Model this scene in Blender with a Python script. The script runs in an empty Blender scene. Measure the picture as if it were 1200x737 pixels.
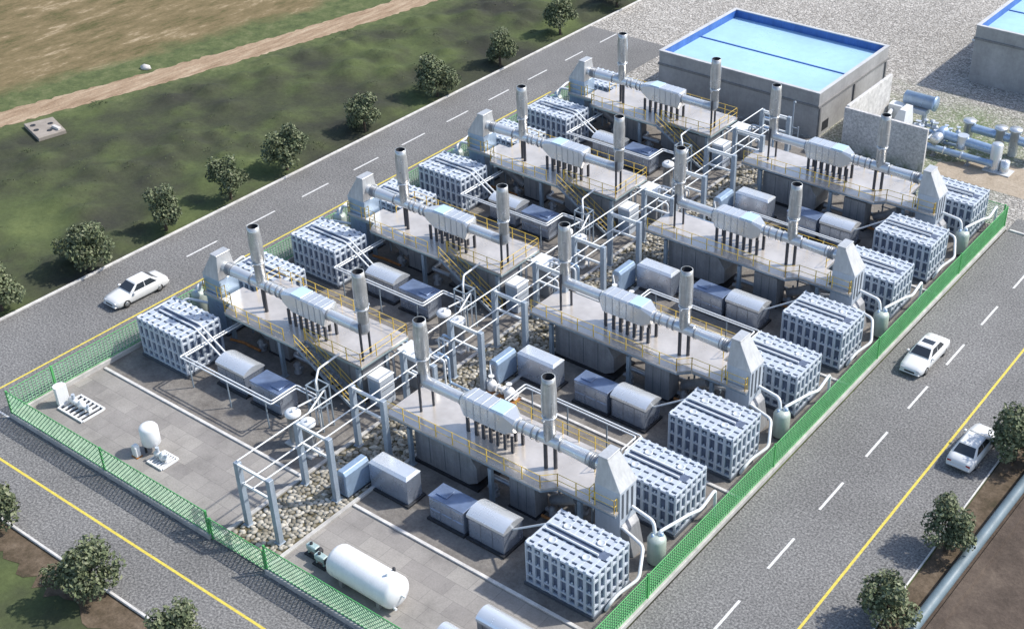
import bpy, math, random
from mathutils import Vector, Matrix
import numpy as np
random.seed(11)
rng = np.random.default_rng(5)
scene = bpy.context.scene
col = scene.collection
PI = math.pi

# ------------------------------------------------------------------ materials
MATS = {}
def nodes_of(name):
    m = bpy.data.materials.new(name); m.use_nodes = True
    nt = m.node_tree; nt.nodes.clear()
    out = nt.nodes.new('ShaderNodeOutputMaterial'); b = nt.nodes.new('ShaderNodeBsdfPrincipled')
    nt.links.new(b.outputs[0], out.inputs[0])
    MATS[name] = m
    return m, nt, b
def N(nt, t, **kw):
    n = nt.nodes.new(t)
    for k, v in kw.items():
        if k.startswith('i_'): n.inputs[k[2:].replace('_', ' ')].default_value = v
        else: setattr(n, k, v)
    return n
def coords(nt, world=False):
    if world:
        return nt.nodes.new('ShaderNodeNewGeometry').outputs['Position']
    return nt.nodes.new('ShaderNodeTexCoord').outputs['Object']
def noise(nt, vec, scale, detail=4, rough=.55, dist=0):
    n = N(nt, 'ShaderNodeTexNoise'); n.inputs['Scale'].default_value = scale
    n.inputs['Detail'].default_value = detail; n.inputs['Roughness'].default_value = rough
    n.inputs['Distortion'].default_value = dist
    nt.links.new(vec, n.inputs['Vector']); return n.outputs['Fac']
def ramp(nt, fac, stops, interp='LINEAR'):
    r = N(nt, 'ShaderNodeValToRGB'); e = r.color_ramp; e.interpolation = interp
    while len(e.elements) < len(stops): e.elements.new(.5)
    for el, (p, c) in zip(e.elements, stops):
        el.position = p
        el.color = (c, c, c, 1) if isinstance(c, (int, float)) else (*c, 1)
    nt.links.new(fac, r.inputs[0]); return r.outputs[0]
def mix(nt, fac, a, b, mode='MIX'):
    n = N(nt, 'ShaderNodeMix', data_type='RGBA', blend_type=mode)
    for s, v in ((0, fac), (6, a), (7, b)):
        if hasattr(v, 'is_output'): nt.links.new(v, n.inputs[s])
        elif isinstance(v, (int, float)): n.inputs[s].default_value = v if s == 0 else (v, v, v, 1)
        else: n.inputs[s].default_value = (*v, 1)
    return n.outputs[2]
def math_(nt, op, a, b=None, c=None, clamp=False):
    n = N(nt, 'ShaderNodeMath', operation=op, use_clamp=clamp)
    for i, v in enumerate((a, b, c)):
        if v is None: continue
        if hasattr(v, 'is_output'): nt.links.new(v, n.inputs[i])
        else: n.inputs[i].default_value = v
    return n.outputs[0]
def bump(nt, b, h, strength, dist):
    n = N(nt, 'ShaderNodeBump'); n.inputs['Strength'].default_value = strength; n.inputs['Distance'].default_value = dist
    nt.links.new(h, n.inputs['Height']); nt.links.new(n.outputs[0], b.inputs['Normal'])

def paint(name, c, rough=.5, metal=0., var=.18, scale=1.2, streak=0., bmp=0., spec=.5):
    """painted or bare metal with blotches, fine grain and run-down streaks"""
    m, nt, b = nodes_of(name); v = coords(nt)
    n1 = noise(nt, v, scale, 5, .6); n2 = noise(nt, v, scale * 9, 3, .6)
    f = ramp(nt, n1, [(.3, 1 - var), (.7, 1 + var * .25)])
    f2 = ramp(nt, n2, [(.3, 1 - var * (.2 if metal > .3 else .5)), (.7, 1.0)])
    cc = mix(nt, 1.0, mix(nt, 1.0, c, f, 'MULTIPLY'), f2, 'MULTIPLY')
    if streak:
        mp = N(nt, 'ShaderNodeMapping'); mp.inputs['Scale'].default_value = (5, 5, .35)
        nt.links.new(v, mp.inputs[0])
        s = ramp(nt, noise(nt, mp.outputs[0], 1.3, 4, .6), [(.35, 1 - streak), (.65, 1.0)])
        cc = mix(nt, 1.0, cc, s, 'MULTIPLY')
    nt.links.new(cc, b.inputs['Base Color'])
    r = ramp(nt, n1, [(.3, min(1, rough + .12)), (.7, max(.05, rough - .08))])
    nt.links.new(r, b.inputs['Roughness'])
    b.inputs['Metallic'].default_value = metal
    b.inputs['Specular IOR Level'].default_value = spec
    if bmp: bump(nt, b, n2, bmp, .02)
    return m

paint('steel_silver', (.58, .61, .65), .33, .5, .22, 1.5, .1)
paint('steel_bright', (.72, .75, .78), .27, .55, .12, .7, .05)
paint('flange_dark', (.30, .32, .35), .4, .4, .2, 2)
paint('cover_blue', (.55, .74, .82), .35, .2, .12, 1)
paint('stack_steel', (.62, .63, .63), .3, .55, .25, 1.6, .25)
paint('deck_plate', (.77, .71, .65), .18, .45, .28, .4)
paint('column_paint', (.30, .37, .44), .5, .1, .25, 1.5, .2)
paint('post_dark', (.07, .075, .09), .5, .3, .2, 3)
paint('rack_paint', (.36, .43, .51), .45, .15, .2, 1.6, .15)
paint('pipe_white', (.72, .75, .77), .4, 0, .1, 2)
paint('cooler_paint', (.52, .58, .66), .42, .1, .12, 1.3, .1)
paint('cooler_core', (.13, .17, .26), .6, .1, .35, 2.2)
paint('fan_cap', (.58, .63, .69), .4, .1, .12, 2)
paint('box_metal', (.50, .57, .69), .24, .7, .16, .8, .06)
paint('box_roof', (.82, .86, .90), .22, .55, .1, .6)
paint('box_flat_roof', (.20, .27, .42), .4, .4, .3, 1.5)
paint('dark_grey_panel', (.33, .34, .36), .5, .2, .25, .9, .2)
paint('mid_grey_panel', (.33, .34, .36), .5, .15, .2, 1.2, .2)
paint('dark_iron', (.04, .043, .05), .6, .2, .3, 2)
paint('seam_dark', (.10, .115, .14), .6, .2, .2, 3)
paint('yellow_paint', (.80, .56, .10), .5, 0, .25, 3)
paint('tank_white', (.80, .815, .83), .3, 0, .08, 1.2, .06)
paint('tank_green', (.50, .57, .52), .4, .2, .15, 1.5, .12)
paint('pump_green', (.42, .55, .55), .45, .1, .2, 4)
paint('blue_steel', (.42, .56, .74), .32, .5, .2, 1.5, .1)
paint('teal_fascia', (.34, .44, .45), .5, .1, .2, 1.4)
paint('hood_grey', (.58, .60, .62), .45, .35, .2, 1.0, .15)
paint('kerb_concrete', (.52, .51, .49), .8, 0, .3, 1.5)
paint('kerb_white', (.68, .67, .65), .8, 0, .3, 1.5)
paint('line_white', (.74, .74, .73), .7, 0, .3, 6)
paint('line_yellow', (.74, .60, .10), .7, 0, .3, 5)
paint('fence_green', (.10, .43, .13), .5, 0, .25, 1.5)
paint('wire_bright', (.16, .52, .20), .5, 0, .2, 1.2)
paint('wire_green', (.30, .55, .34), .55, 0, .25, 1.2)
paint('wall_grey', (.44, .44, .44), .6, .1, .3, .35, .06)
paint('wall_band', (.25, .25, .25), .7, 0, .2, .7, .2)
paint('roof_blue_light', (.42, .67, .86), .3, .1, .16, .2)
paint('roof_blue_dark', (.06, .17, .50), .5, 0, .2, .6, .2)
paint('cap_grey', (.55, .56, .57), .6, 0, .2, 1)
paint('car_white', (.68, .69, .69), .18, 0, .03, 1)
paint('glass_dark', (.03, .036, .045), .07, 0, .1, 1, spec=.8)
paint('tyre_black', (.02, .02, .02), .8, 0, .2, 6)
paint('rim_metal', (.45, .46, .47), .3, .8, .1, 6)
paint('lamp_glass', (.55, .57, .60), .12, .2, .1, 4)
paint('lamp_red', (.35, .02, .02), .2, 0, .1, 4)
paint('bark', (.10, .075, .055), .9, 0, .35, 6)
paint('pad_concrete', (.34, .30, .26), .85, 0, .3, 1.2)
paint('pale_blue_pipe', (.15, .21, .25), .5, 0, .25, .8)
paint('rust_orange', (.40, .17, .05), .7, .1, .3, 4)
paint('stone_white', (.65, .63, .60), .85, 0, .3, 2)

def asphalt():
    m, nt, b = nodes_of('asphalt'); v = coords(nt, True)
    g = noise(nt, v, 7.5, 3, .75); big = noise(nt, v, .12, 4, .6); mid = noise(nt, v, .9, 4, .6)
    c = ramp(nt, g, [(.36, (.080, .080, .081)), (.5, (.162, .161, .160)), (.64, (.29, .287, .28))])
    c = mix(nt, 1.0, c, ramp(nt, big, [(.3, .82), (.7, 1.1)]), 'MULTIPLY')
    c = mix(nt, 1.0, c, ramp(nt, mid, [(.3, .93), (.7, 1.04)]), 'MULTIPLY')
    nt.links.new(c, b.inputs['Base Color']); b.inputs['Roughness'].default_value = .88
    bump(nt, b, g, .3, .02)
asphalt()

def paving():
    m, nt, b = nodes_of('yard_paving'); v = coords(nt, True)
    br = N(nt, 'ShaderNodeTexBrick'); br.inputs['Scale'].default_value = 1.0
    br.inputs['Brick Width'].default_value = 1.6; br.inputs['Row Height'].default_value = 1.1
    br.inputs['Mortar Size'].default_value = .018; br.inputs['Mortar Smooth'].default_value = .4
    br.inputs['Color1'].default_value = (.235, .222, .212, 1); br.inputs['Color2'].default_value = (.31, .295, .275, 1)
    br.inputs['Mortar'].default_value = (.19, .18, .172, 1); br.offset = .5
    nt.links.new(v, br.inputs['Vector'])
    big = noise(nt, v, .35, 5, .65); gr = noise(nt, v, 9, 4, .8)
    c = mix(nt, 1.0, br.outputs['Color'], ramp(nt, big, [(.3, .72), (.5, 1.0), (.72, 1.18)]), 'MULTIPLY')
    c = mix(nt, 1.0, c, ramp(nt, gr, [(.3, .82), (.7, 1.12)]), 'MULTIPLY')
    nt.links.new(c, b.inputs['Base Color']); b.inputs['Roughness'].default_value = .85
    bump(nt, b, gr, .25, .02)
paving()

def cobbles():
    m, nt, b = nodes_of('cobble_paving'); v = coords(nt, True)
    mp = N(nt, 'ShaderNodeMapping'); mp.inputs['Rotation'].default_value = (0, 0, .55); mp.inputs['Scale'].default_value = (1, 1.5, 1)
    nt.links.new(v, mp.inputs[0])
    a = N(nt, 'ShaderNodeTexVoronoi'); a.inputs['Scale'].default_value = 3.1; a.inputs['Randomness'].default_value = .75
    e = N(nt, 'ShaderNodeTexVoronoi', feature='DISTANCE_TO_EDGE'); e.inputs['Scale'].default_value = 3.1; e.inputs['Randomness'].default_value = .75
    nt.links.new(mp.outputs[0], a.inputs['Vector']); nt.links.new(mp.outputs[0], e.inputs['Vector'])
    gap = ramp(nt, e.outputs['Distance'], [(.02, 0.), (.14, 1.)])
    sp = N(nt, 'ShaderNodeSeparateColor'); nt.links.new(a.outputs['Color'], sp.inputs[0])
    st = ramp(nt, sp.outputs[0], [(0, (.36, .34, .31)), (1, (.60, .575, .535))])
    weed = noise(nt, v, .16, 4, .65)
    # weeds grow between the stones round the metering station and the store
    sx = N(nt, 'ShaderNodeSeparateXYZ'); nt.links.new(v, sx.inputs[0])
    dx = math_(nt, 'MULTIPLY', math_(nt, 'SUBTRACT', sx.outputs[0], 32.0), .085)
    dy = math_(nt, 'MULTIPLY', math_(nt, 'SUBTRACT', sx.outputs[1], 73.0), .095)
    rr = math_(nt, 'SQRT', math_(nt, 'ADD', math_(nt, 'MULTIPLY', dx, dx), math_(nt, 'MULTIPLY', dy, dy)))
    near = math_(nt, 'ADD', math_(nt, 'SUBTRACT', 1.15, rr), math_(nt, 'MULTIPLY', math_(nt, 'SUBTRACT', weed, .5), 1.8), clamp=True)
    wn = noise(nt, v, 2.2, 4, .7)
    wm = math_(nt, 'MULTIPLY', near, ramp(nt, wn, [(.38, 0.), (.54, 1.)]))
    st = mix(nt, math_(nt, 'MULTIPLY', wm, .95), st, (.12, .19, .06))
    gapc = mix(nt, near, (.17, .16, .145), (.12, .15, .07))
    c = mix(nt, gap, gapc, st)
    c = mix(nt, 1.0, c, ramp(nt, noise(nt, v, 6, 4, .7), [(.3, .8), (.7, 1.15)]), 'MULTIPLY')
    c = mix(nt, 1.0, c, ramp(nt, noise(nt, v, .08, 3, .5), [(.3, .9), (.7, 1.08)]), 'MULTIPLY')
    nt.links.new(c, b.inputs['Base Color']); b.inputs['Roughness'].default_value = .9
    bump(nt, b, gap, .6, .08)
cobbles()

def terrain_mat():
    m, nt, b = nodes_of('terrain_grass'); v = coords(nt, True)
    sx = N(nt, 'ShaderNodeSeparateXYZ'); nt.links.new(v, sx.inputs[0])
    x, y = sx.outputs[0], sx.outputs[1]
    pc = math_(nt, 'ADD', math_(nt, 'MULTIPLY_ADD', y, .357, -48.9), math_(nt, 'MULTIPLY', math_(nt, 'MULTIPLY', y, y), -.0015))
    wob = math_(nt, 'MULTIPLY', math_(nt, 'SUBTRACT', noise(nt, v, .12, 5, .65), .5), 9.0)
    d = math_(nt, 'ADD', math_(nt, 'SUBTRACT', x, pc), wob)
    mp = N(nt, 'ShaderNodeMapping'); mp.inputs['Rotation'].default_value = (0, 0, -.35); mp.inputs['Scale'].default_value = (1.6, .55, 1)
    nt.links.new(v, mp.inputs[0])
    green = ramp(nt, noise(nt, v, .7, 6, .7), [(.3, (.06, .078, .038)), (.5, (.095, .118, .05)), (.72, (.16, .17, .085))])
    dark = ramp(nt, noise(nt, v, .11, 5, .55), [(.36, (.040, .042, .034)), (.48, (.056, .064, .038)), (.6, (.082, .104, .044)), (.74, (.125, .152, .06))])
    brown = ramp(nt, noise(nt, mp.outputs[0], .35, 8, .72), [(.34, (.085, .085, .035)), (.45, (.15, .12, .062)), (.56, (.20, .155, .085)), (.66, (.36, .29, .19)), (.75, (.48, .41, .30))])
    f1 = math_(nt, 'MULTIPLY_ADD', d, -.4, -2.2, clamp=True)
    c = mix(nt, f1, green, brown)
    f2 = math_(nt, 'MULTIPLY_ADD', d, .25, -.4, clamp=True)
    c = mix(nt, f2, c, dark)
    c = mix(nt, 1.0, c, ramp(nt, noise(nt, v, 3.0, 5, .75), [(.3, .8), (.7, 1.15)]), 'MULTIPLY')
    nt.links.new(c, b.inputs['Base Color']); b.inputs['Roughness'].default_value = .95
    b.inputs['Specular IOR Level'].default_value = .15
    bump(nt, b, noise(nt, v, 2.5, 6, .75), .4, .1)
terrain_mat()

def earth(name, stops, sc=.8, stretch=(1, 1, 1), rot=0., bm=.5):
    m, nt, b = nodes_of(name); v = coords(nt, True)
    mp = N(nt, 'ShaderNodeMapping'); mp.inputs['Scale'].default_value = stretch; mp.inputs['Rotation'].default_value = (0, 0, rot)
    nt.links.new(v, mp.inputs[0])
    c = ramp(nt, noise(nt, mp.outputs[0], sc, 7, .68), stops)
    c = mix(nt, 1.0, c, ramp(nt, noise(nt, v, 5, 5, .75), [(.3, .78), (.7, 1.2)]), 'MULTIPLY')
    nt.links.new(c, b.inputs['Base Color']); b.inputs['Roughness'].default_value = .95
    b.inputs['Specular IOR Level'].default_value = .15
    bump(nt, b, noise(nt, v, 3, 6, .7), bm, .1)
earth('dirt_track', [(.3, (.20, .135, .085)), (.5, (.32, .235, .16)), (.7, (.45, .36, .26))], .7, (2.2, .35, 1), -.22)
earth('brown_soil', [(.3, (.06, .048, .04)), (.5, (.095, .075, .062)), (.7, (.14, .112, .09))], .35)
earth('verge_soil', [(.3, (.05, .048, .03)), (.42, (.085, .066, .045)), (.55, (.13, .10, .072)), (.75, (.20, .16, .12))], .7)
earth('sand', [(.3, (.30, .25, .19)), (.7, (.42, .36, .29))], .8)
earth('strip_bed', [(.3, (.06, .052, .035)), (.5, (.13, .115, .07)), (.7, (.20, .18, .12))], 1.6)
earth('site_ground', [(.3, (.13, .12, .11)), (.5, (.19, .178, .165)), (.7, (.25, .235, .215))], .7)

def island(name, stops, rough=.8, trans=0.):
    m, nt, b = nodes_of(name)
    g = nt.nodes.new('ShaderNodeNewGeometry')
    c = ramp(nt, g.outputs['Random Per Island'], stops)
    v = coords(nt)
    c = mix(nt, 1.0, c, ramp(nt, noise(nt, v, 1.1, 3, .6), [(.3, .75), (.7, 1.25)]), 'MULTIPLY')
    nt.links.new(c, b.inputs['Base Color']); b.inputs['Roughness'].default_value = rough
    b.inputs['Specular IOR Level'].default_value = .3
    return m
island('foliage', [(0, (.062, .080, .044)), (.45, (.105, .132, .068)), (.8, (.16, .185, .10)), (1, (.23, .245, .155))], .6)
island('undergrowth', [(0, (.055, .066, .036)), (.5, (.07, .086, .042)), (.85, (.095, .118, .05)), (1, (.12, .145, .065))], .8)
island('cobble_stone', [(0, (.16, .145, .11)), (.5, (.31, .29, .245)), (1, (.50, .475, .42))], .85)

def stucco():
    m, nt, b = nodes_of('rough_concrete'); v = coords(nt, True)
    c = ramp(nt, noise(nt, v, 4.5, 4, .8), [(.36, (.34, .34, .34)), (.5, (.52, .51, .505)), (.66, (.68, .67, .66))])
    c = mix(nt, 1.0, c, ramp(nt, noise(nt, v, .4, 4, .6), [(.3, .85), (.7, 1.1)]), 'MULTIPLY')
    sx = N(nt, 'ShaderNodeSeparateXYZ'); nt.links.new(v, sx.inputs[0])
    moss = math_(nt, 'MULTIPLY', math_(nt, 'MULTIPLY_ADD', sx.outputs[2], -.9, 1.0, clamp=True), ramp(nt, noise(nt, v, .9, 4, .7), [(.4, 0.), (.6, .8)]))
    c = mix(nt, moss, c, (.12, .16, .07))
    nt.links.new(c, b.inputs['Base Color']); b.inputs['Roughness'].default_value = .9
    bump(nt, b, noise(nt, v, 7, 4, .7), .6, .05)
stucco()

# ------------------------------------------------------------------ mesh builder
class MB:
    def __init__(s, T=None, flip=False):
        s.v = []; s.f = []; s.sm = []; s.parts = []; s.T = T; s.flip = flip
    def add(s, vs, fs, smooth=False):
        o = len(s.v); s.v += [tuple(p) for p in vs]; s.parts.append((o, len(vs), len(s.f), len(fs)))
        s.f += [tuple(i + o for i in f) for f in fs]; s.sm += [smooth] * len(fs); return s
    def box(s, x0, x1, y0, y1, z0, z1):
        x0, x1 = sorted((x0, x1)); y0, y1 = sorted((y0, y1)); z0, z1 = sorted((z0, z1))
        return s.add([(x0, y0, z0), (x1, y0, z0), (x1, y1, z0), (x0, y1, z0), (x0, y0, z1), (x1, y0, z1), (x1, y1, z1), (x0, y1, z1)],
              [(0, 3, 2, 1), (4, 5, 6, 7), (0, 1, 5, 4), (1, 2, 6, 5), (2, 3, 7, 6), (3, 0, 4, 7)])
    def hull(s, bot, top):
        """frustum between two quads (4 points each, counter-clockwise from above)"""
        return s.add(list(bot) + list(top), [(3, 2, 1, 0), (4, 5, 6, 7), (0, 1, 5, 4), (1, 2, 6, 5), (2, 3, 7, 6), (3, 0, 4, 7)])
    def cyl(s, p0, p1, r0, r1=None, n=14, caps=True):
        r1 = r0 if r1 is None else r1
        p0 = Vector(p0); p1 = Vector(p1); d = (p1 - p0).normalized()
        a = d.orthogonal().normalized(); b = d.cross(a)
        vs = []
        for p, r in ((p0, r0), (p1, r1)):
            for i in range(n):
                t = 2 * PI * i / n; vs.append(p + (a * math.cos(t) + b * math.sin(t)) * r)
        s.add(vs, [(i, (i + 1) % n, n + (i + 1) % n, n + i) for i in range(n)], True)
        if caps:
            s.add(vs[:n], [tuple(reversed(range(n)))]); s.add(vs[n:], [tuple(range(n))])
        return s
    def lathe(s, c, prof, n=18, axis='z', cap0=True, cap1=True):
        """prof: (distance along axis, radius)"""
        c = Vector(c); vs = []
        ax = {'z': (Vector((1, 0, 0)), Vector((0, 1, 0)), Vector((0, 0, 1))), 'x': (Vector((0, 1, 0)), Vector((0, 0, 1)), Vector((1, 0, 0))),
              'y': (Vector((0, 0, 1)), Vector((1, 0, 0)), Vector((0, 1, 0)))}[axis]
        for h, r in prof:
            for i in range(n):
                t = 2 * PI * i / n; vs.append(c + ax[2] * h + ax[0] * math.cos(t) * r + ax[1] * math.sin(t) * r)
        fs = []
        for k in range(len(prof) - 1):
            for i in range(n):
                j = (i + 1) % n; fs.append((k * n + i, k * n + j, (k + 1) * n + j, (k + 1) * n + i))
        s.add(vs, fs, True)
        if cap0 and prof[0][1] > .001: s.add(vs[:n], [tuple(reversed(range(n)))])
        if cap1 and prof[-1][1] > .001: s.add(vs[-n:], [tuple(range(n))])
        return s
    def tube(s, pts, r, n=8, bend=.0):
        P = [Vector(p) for p in pts]
        if bend:
            Q = [P[0]]
            for i in range(1, len(P) - 1):
                a, b, c = P[i - 1], P[i], P[i + 1]
                l = min(bend, (a - b).length * .45, (c - b).length * .45)
                p = b + (a - b).normalized() * l; q = b + (c - b).normalized() * l
                for t in (0, .25, .5, .75, 1): Q.append(p * (1 - t) ** 2 + b * 2 * t * (1 - t) + q * t * t)
            Q.append(P[-1]); P = Q
        up = None; vs = []
        for i, p in enumerate(P):
            d = ((P[i + 1] - p) if i == 0 else (p - P[i - 1]) if i == len(P) - 1 else (P[i + 1] - p).normalized() + (p - P[i - 1]).normalized()).normalized()
            a = d.orthogonal().normalized() if up is None else (up - d * up.dot(d)).normalized()
            up = a; b = d.cross(a)
            for k in range(n):
                t = 2 * PI * k / n; vs.append(p + (a * math.cos(t) + b * math.sin(t)) * r)
        fs = []
        for i in range(len(P) - 1):
            for k in range(n):
                j = (k + 1) % n; fs.append((i * n + k, i * n + j, (i + 1) * n + j, (i + 1) * n + k))
        s.add(vs, fs, True)
        s.add(vs[:n], [tuple(reversed(range(n)))]); s.add(vs[-n:], [tuple(range(n))]); return s
    def prism(s, poly, ax, a0, a1):
        """poly: 2D points in the plane across axis ax ('x': (y,z), 'y': (x,z), 'z': (x,y))"""
        area = sum(poly[i][0] * poly[(i + 1) % len(poly)][1] - poly[(i + 1) % len(poly)][0] * poly[i][1] for i in range(len(poly)))
        if area < 0: poly = poly[::-1]
        n = len(poly)
        mk = {'x': lambda p, a: (a, p[0], p[1]), 'y': lambda p, a: (p[0], a, p[1]), 'z': lambda p, a: (p[0], p[1], a)}[ax]
        vs = [mk(p, a0) for p in poly] + [mk(p, a1) for p in poly]
        fs = [tuple(reversed(range(n))), tuple(range(n, 2 * n))] + [(i, (i + 1) % n, n + (i + 1) % n, n + i) for i in range(n)]
        if (a1 < a0) != (ax == 'y'): fs = [tuple(reversed(f)) for f in fs]
        return s.add(vs, fs)
    def pieces(s):
        """shapes that stand apart from each other become parts of their own"""
        B = []
        for o, n, fo, fn in s.parts:
            P = np.array(s.v[o:o + n]); B.append((P.min(0), P.max(0)))
        par = list(range(len(B)))
        def find(i):
            while par[i] != i: i = par[i]
            return i
        for i in range(len(B)):
            for j in range(i):
                g = np.maximum(0, np.maximum(B[i][0] - B[j][1], B[j][0] - B[i][1]))
                sz = max((B[i][1] - B[i][0]).max(), (B[j][1] - B[j][0]).max())
                if math.sqrt((g ** 2).sum()) <= max(.02, .5 * sz): par[find(i)] = find(j)
        out = {}
        for i in range(len(B)): out.setdefault(find(i), []).append(i)
        res = []
        for ids in out.values():
            m = MB(s.T, s.flip)
            for i in ids:
                o, n, fo, fn = s.parts[i]
                m.add(s.v[o:o + n], [tuple(k - o for k in f) for f in s.f[fo:fo + fn]]); m.sm[-fn:] = s.sm[fo:fo + fn]
            res.append(m)
        return res
    def build(s, name, mat, parent=None, bevel=0., base=None, kind=None, whole=False):
        if parent is not None and not whole and len(s.parts) > 1:
            ps = s.pieces()
            if len(ps) > 1: return [p.build(name, mat, parent, bevel, base, kind, True) for p in ps][0]
        vs = [s.T(*p) for p in s.v] if s.T else s.v
        fs = [tuple(reversed(f)) for f in s.f] if s.flip else s.f
        b = base if base is not None else (parent_base(parent) if parent else (0, 0, 0))
        me = bpy.data.meshes.new(name)
        me.from_pydata([(p[0] - b[0], p[1] - b[1], p[2] - b[2]) for p in vs], [], fs)
        for p, k in zip(me.polygons, s.sm): p.use_smooth = k
        me.materials.append(MATS[mat] if isinstance(mat, str) else mat); me.update()
        o = bpy.data.objects.new(name, me); col.objects.link(o)
        if parent is not None: o.parent = parent
        else: o.location = b
        if bevel:
            md = o.modifiers.new('bevel', 'BEVEL'); md.width = bevel; md.segments = 1; md.limit_method = 'ANGLE'; md.angle_limit = .7
        if kind: o['kind'] = kind
        return o
def parent_base(p):
    while p.parent: p = p.parent
    return tuple(p.location)
def tag(o, label, cat, group=None):
    o['label'] = label; o['category'] = cat
    if group: o['group'] = group
    return o
def thing(name, label, cat, base, group=None):
    o = bpy.data.objects.new(name, None); o.empty_display_size = .3; col.objects.link(o); o.location = base
    return tag(o, label, cat, group)
def copy_tree(o, parent=None):
    c = o.copy(); col.objects.link(c)
    if parent: c.parent = parent
    for ch in o.children: copy_tree(ch, c)
    return c
def structure(name, mb, mat, **kw): return mb.build(name, mat, kind='structure', **kw)

# ------------------------------------------------------------------ ground
Y1 = 60.6; PER = 13.87
def sheet(x0, x1, y0, y1, z): return MB().add([(x0, y0, z), (x1, y0, z), (x1, y1, z), (x0, y1, z)], [(0, 1, 2, 3)])
structure('terrain', sheet(-500, 500, -400, 700, -.05), 'terrain_grass')
structure('paved_lot', sheet(-10.5, 260, 60.6, 320, -.012), 'cobble_paving')
rb = MB()
for a in ((-10.5, 0, -6.0, 76.6), (0, 42.3, -6.0, 0), (42.3, 52.7, -6.0, 62.9), (42.3, 52.7, -300, -6.0), (-300, -10.5, -6.0, 0), (-10.5, 0, -300, -6.0)):
    if a[2] == -300 or a[0] == -300: continue
    rb.add([(a[0], a[2], 0), (a[1], a[2], 0), (a[1], a[3], 0), (a[0], a[3], 0)], [(0, 1, 2, 3)])
structure('road', rb, 'asphalt')
structure('yard_floor', sheet(0, 42.1, 0, 6.66, .012), 'yard_paving')
structure('site_floor', MB().add([(0, 6.66, .008), (42.1, 6.66, .008), (42.1, 60.6, .008), (24.5, 60.6, .008), (24.5, 66, .008), (0, 66, .008)], [(0, 1, 2, 3, 4, 5)]), 'site_ground')
structure('gravel_bed', sheet(19.6, 23.5, 0.1, 61, .016), 'strip_bed')
structure('sand_patch', MB().add([(33.0, 66.3, .0), (60, 66.3, .0), (60, 71.0, .0), (37.5, 71.6, .0), (33.0, 68.6, .0)], [(0, 1, 2, 3, 4)]), 'sand')

# dirt track: wavy edges
def ragged(cf, w0, w1, y0, y1, n, z, amp, seed):
    r = random.Random(seed); m = MB(); vs = []
    for i in range(n + 1):
        y = y0 + (y1 - y0) * i / n; c = cf(y)
        vs += [(c - w0 + r.uniform(-amp, amp), y, z), (c + w1 + r.uniform(-amp, amp), y, z)]
    return m.add(vs, [(2 * i, 2 * i + 1, 2 * i + 3, 2 * i + 2) for i in range(n)])
pathc = lambda y: -48.9 + .357 * y - .0015 * y * y
structure('dirt_path', ragged(pathc, 1.75, 1.75, -30, 118, 300, -.035, .22, 3), 'dirt_track')
m = MB(); r_ = random.Random(8); vs = []
for i in range(121):
    x = -11 + i * .55; vs += [(x, -8.0 + r_.uniform(-.5, .5), -.03), (x, -6.1, -.03)]
m.add(vs, [(2 * i, 2 * i + 2, 2 * i + 3, 2 * i + 1) for i in range(120)])
structure('soil_verge', m, 'verge_soil')
structure('soil_verge', sheet(52.9, 54.7, -6, 62, -.03), 'verge_soil')
structure('bare_earth', sheet(54.7, 130, -40, 62, -.034), 'brown_soil')

# road markings
mk = MB()
def mark(x0, x1, y0, y1): mk.add([(x0, y0, .004), (x1, y0, .004), (x1, y1, .004), (x0, y1, .004)], [(0, 1, 2, 3)])
for k in range(-1, 10):
    y = 19.61 + 5.975 * k; mark(-7.04, -6.88, y, y + 3.0)
for k in range(-3, 8):
    y = 16.54 + 6.0 * k; mark(45.92, 46.08, y, y + 3.0)
mark(-6.9, -3.5, 1.05, 1.2); mark(-2.6, -.1, -.25, -.12)
structure('white_road_marking', mk, 'line_white')
mk = MB()
mark(-3.47, -3.31, 1.1, 60.5); mark(49.49, 49.65, -5, 62.5); mark(-10.4, 42, -3.03, -2.87)
structure('yellow_road_marking', mk, 'line_yellow')
# kerbs
structure('kerb', MB().box(-10.72, -10.52, -5.9, 100, -.04, .13), 'kerb_white', bevel=.02)
structure('kerb', MB().box(52.72, 52.82, -6, 62, -.04, .07), 'kerb_white', bevel=.02)
structure('kerb', MB().box(-10.5, 52.7, -6.16, -6.0, -.04, .12), 'kerb_white', bevel=.02)
structure('kerb', MB().box(42.5, 120, 60.5, 60.7, -.04, .12), 'kerb_white', bevel=.02)
for k in range(4):
    y = 6.77 + PER * k
    for x0, x1 in ((.35, 19.35), (23.75, 41.75)):
        structure('kerb', MB().box(x0, x1, y - .11, y + .11, 0, .12), 'kerb_white', bevel=.02)
for x in (19.5, 23.6): structure('kerb', MB().box(x - .13, x + .13, .4, 60.4, 0, .16), 'kerb_concrete', bevel=.02)

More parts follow.
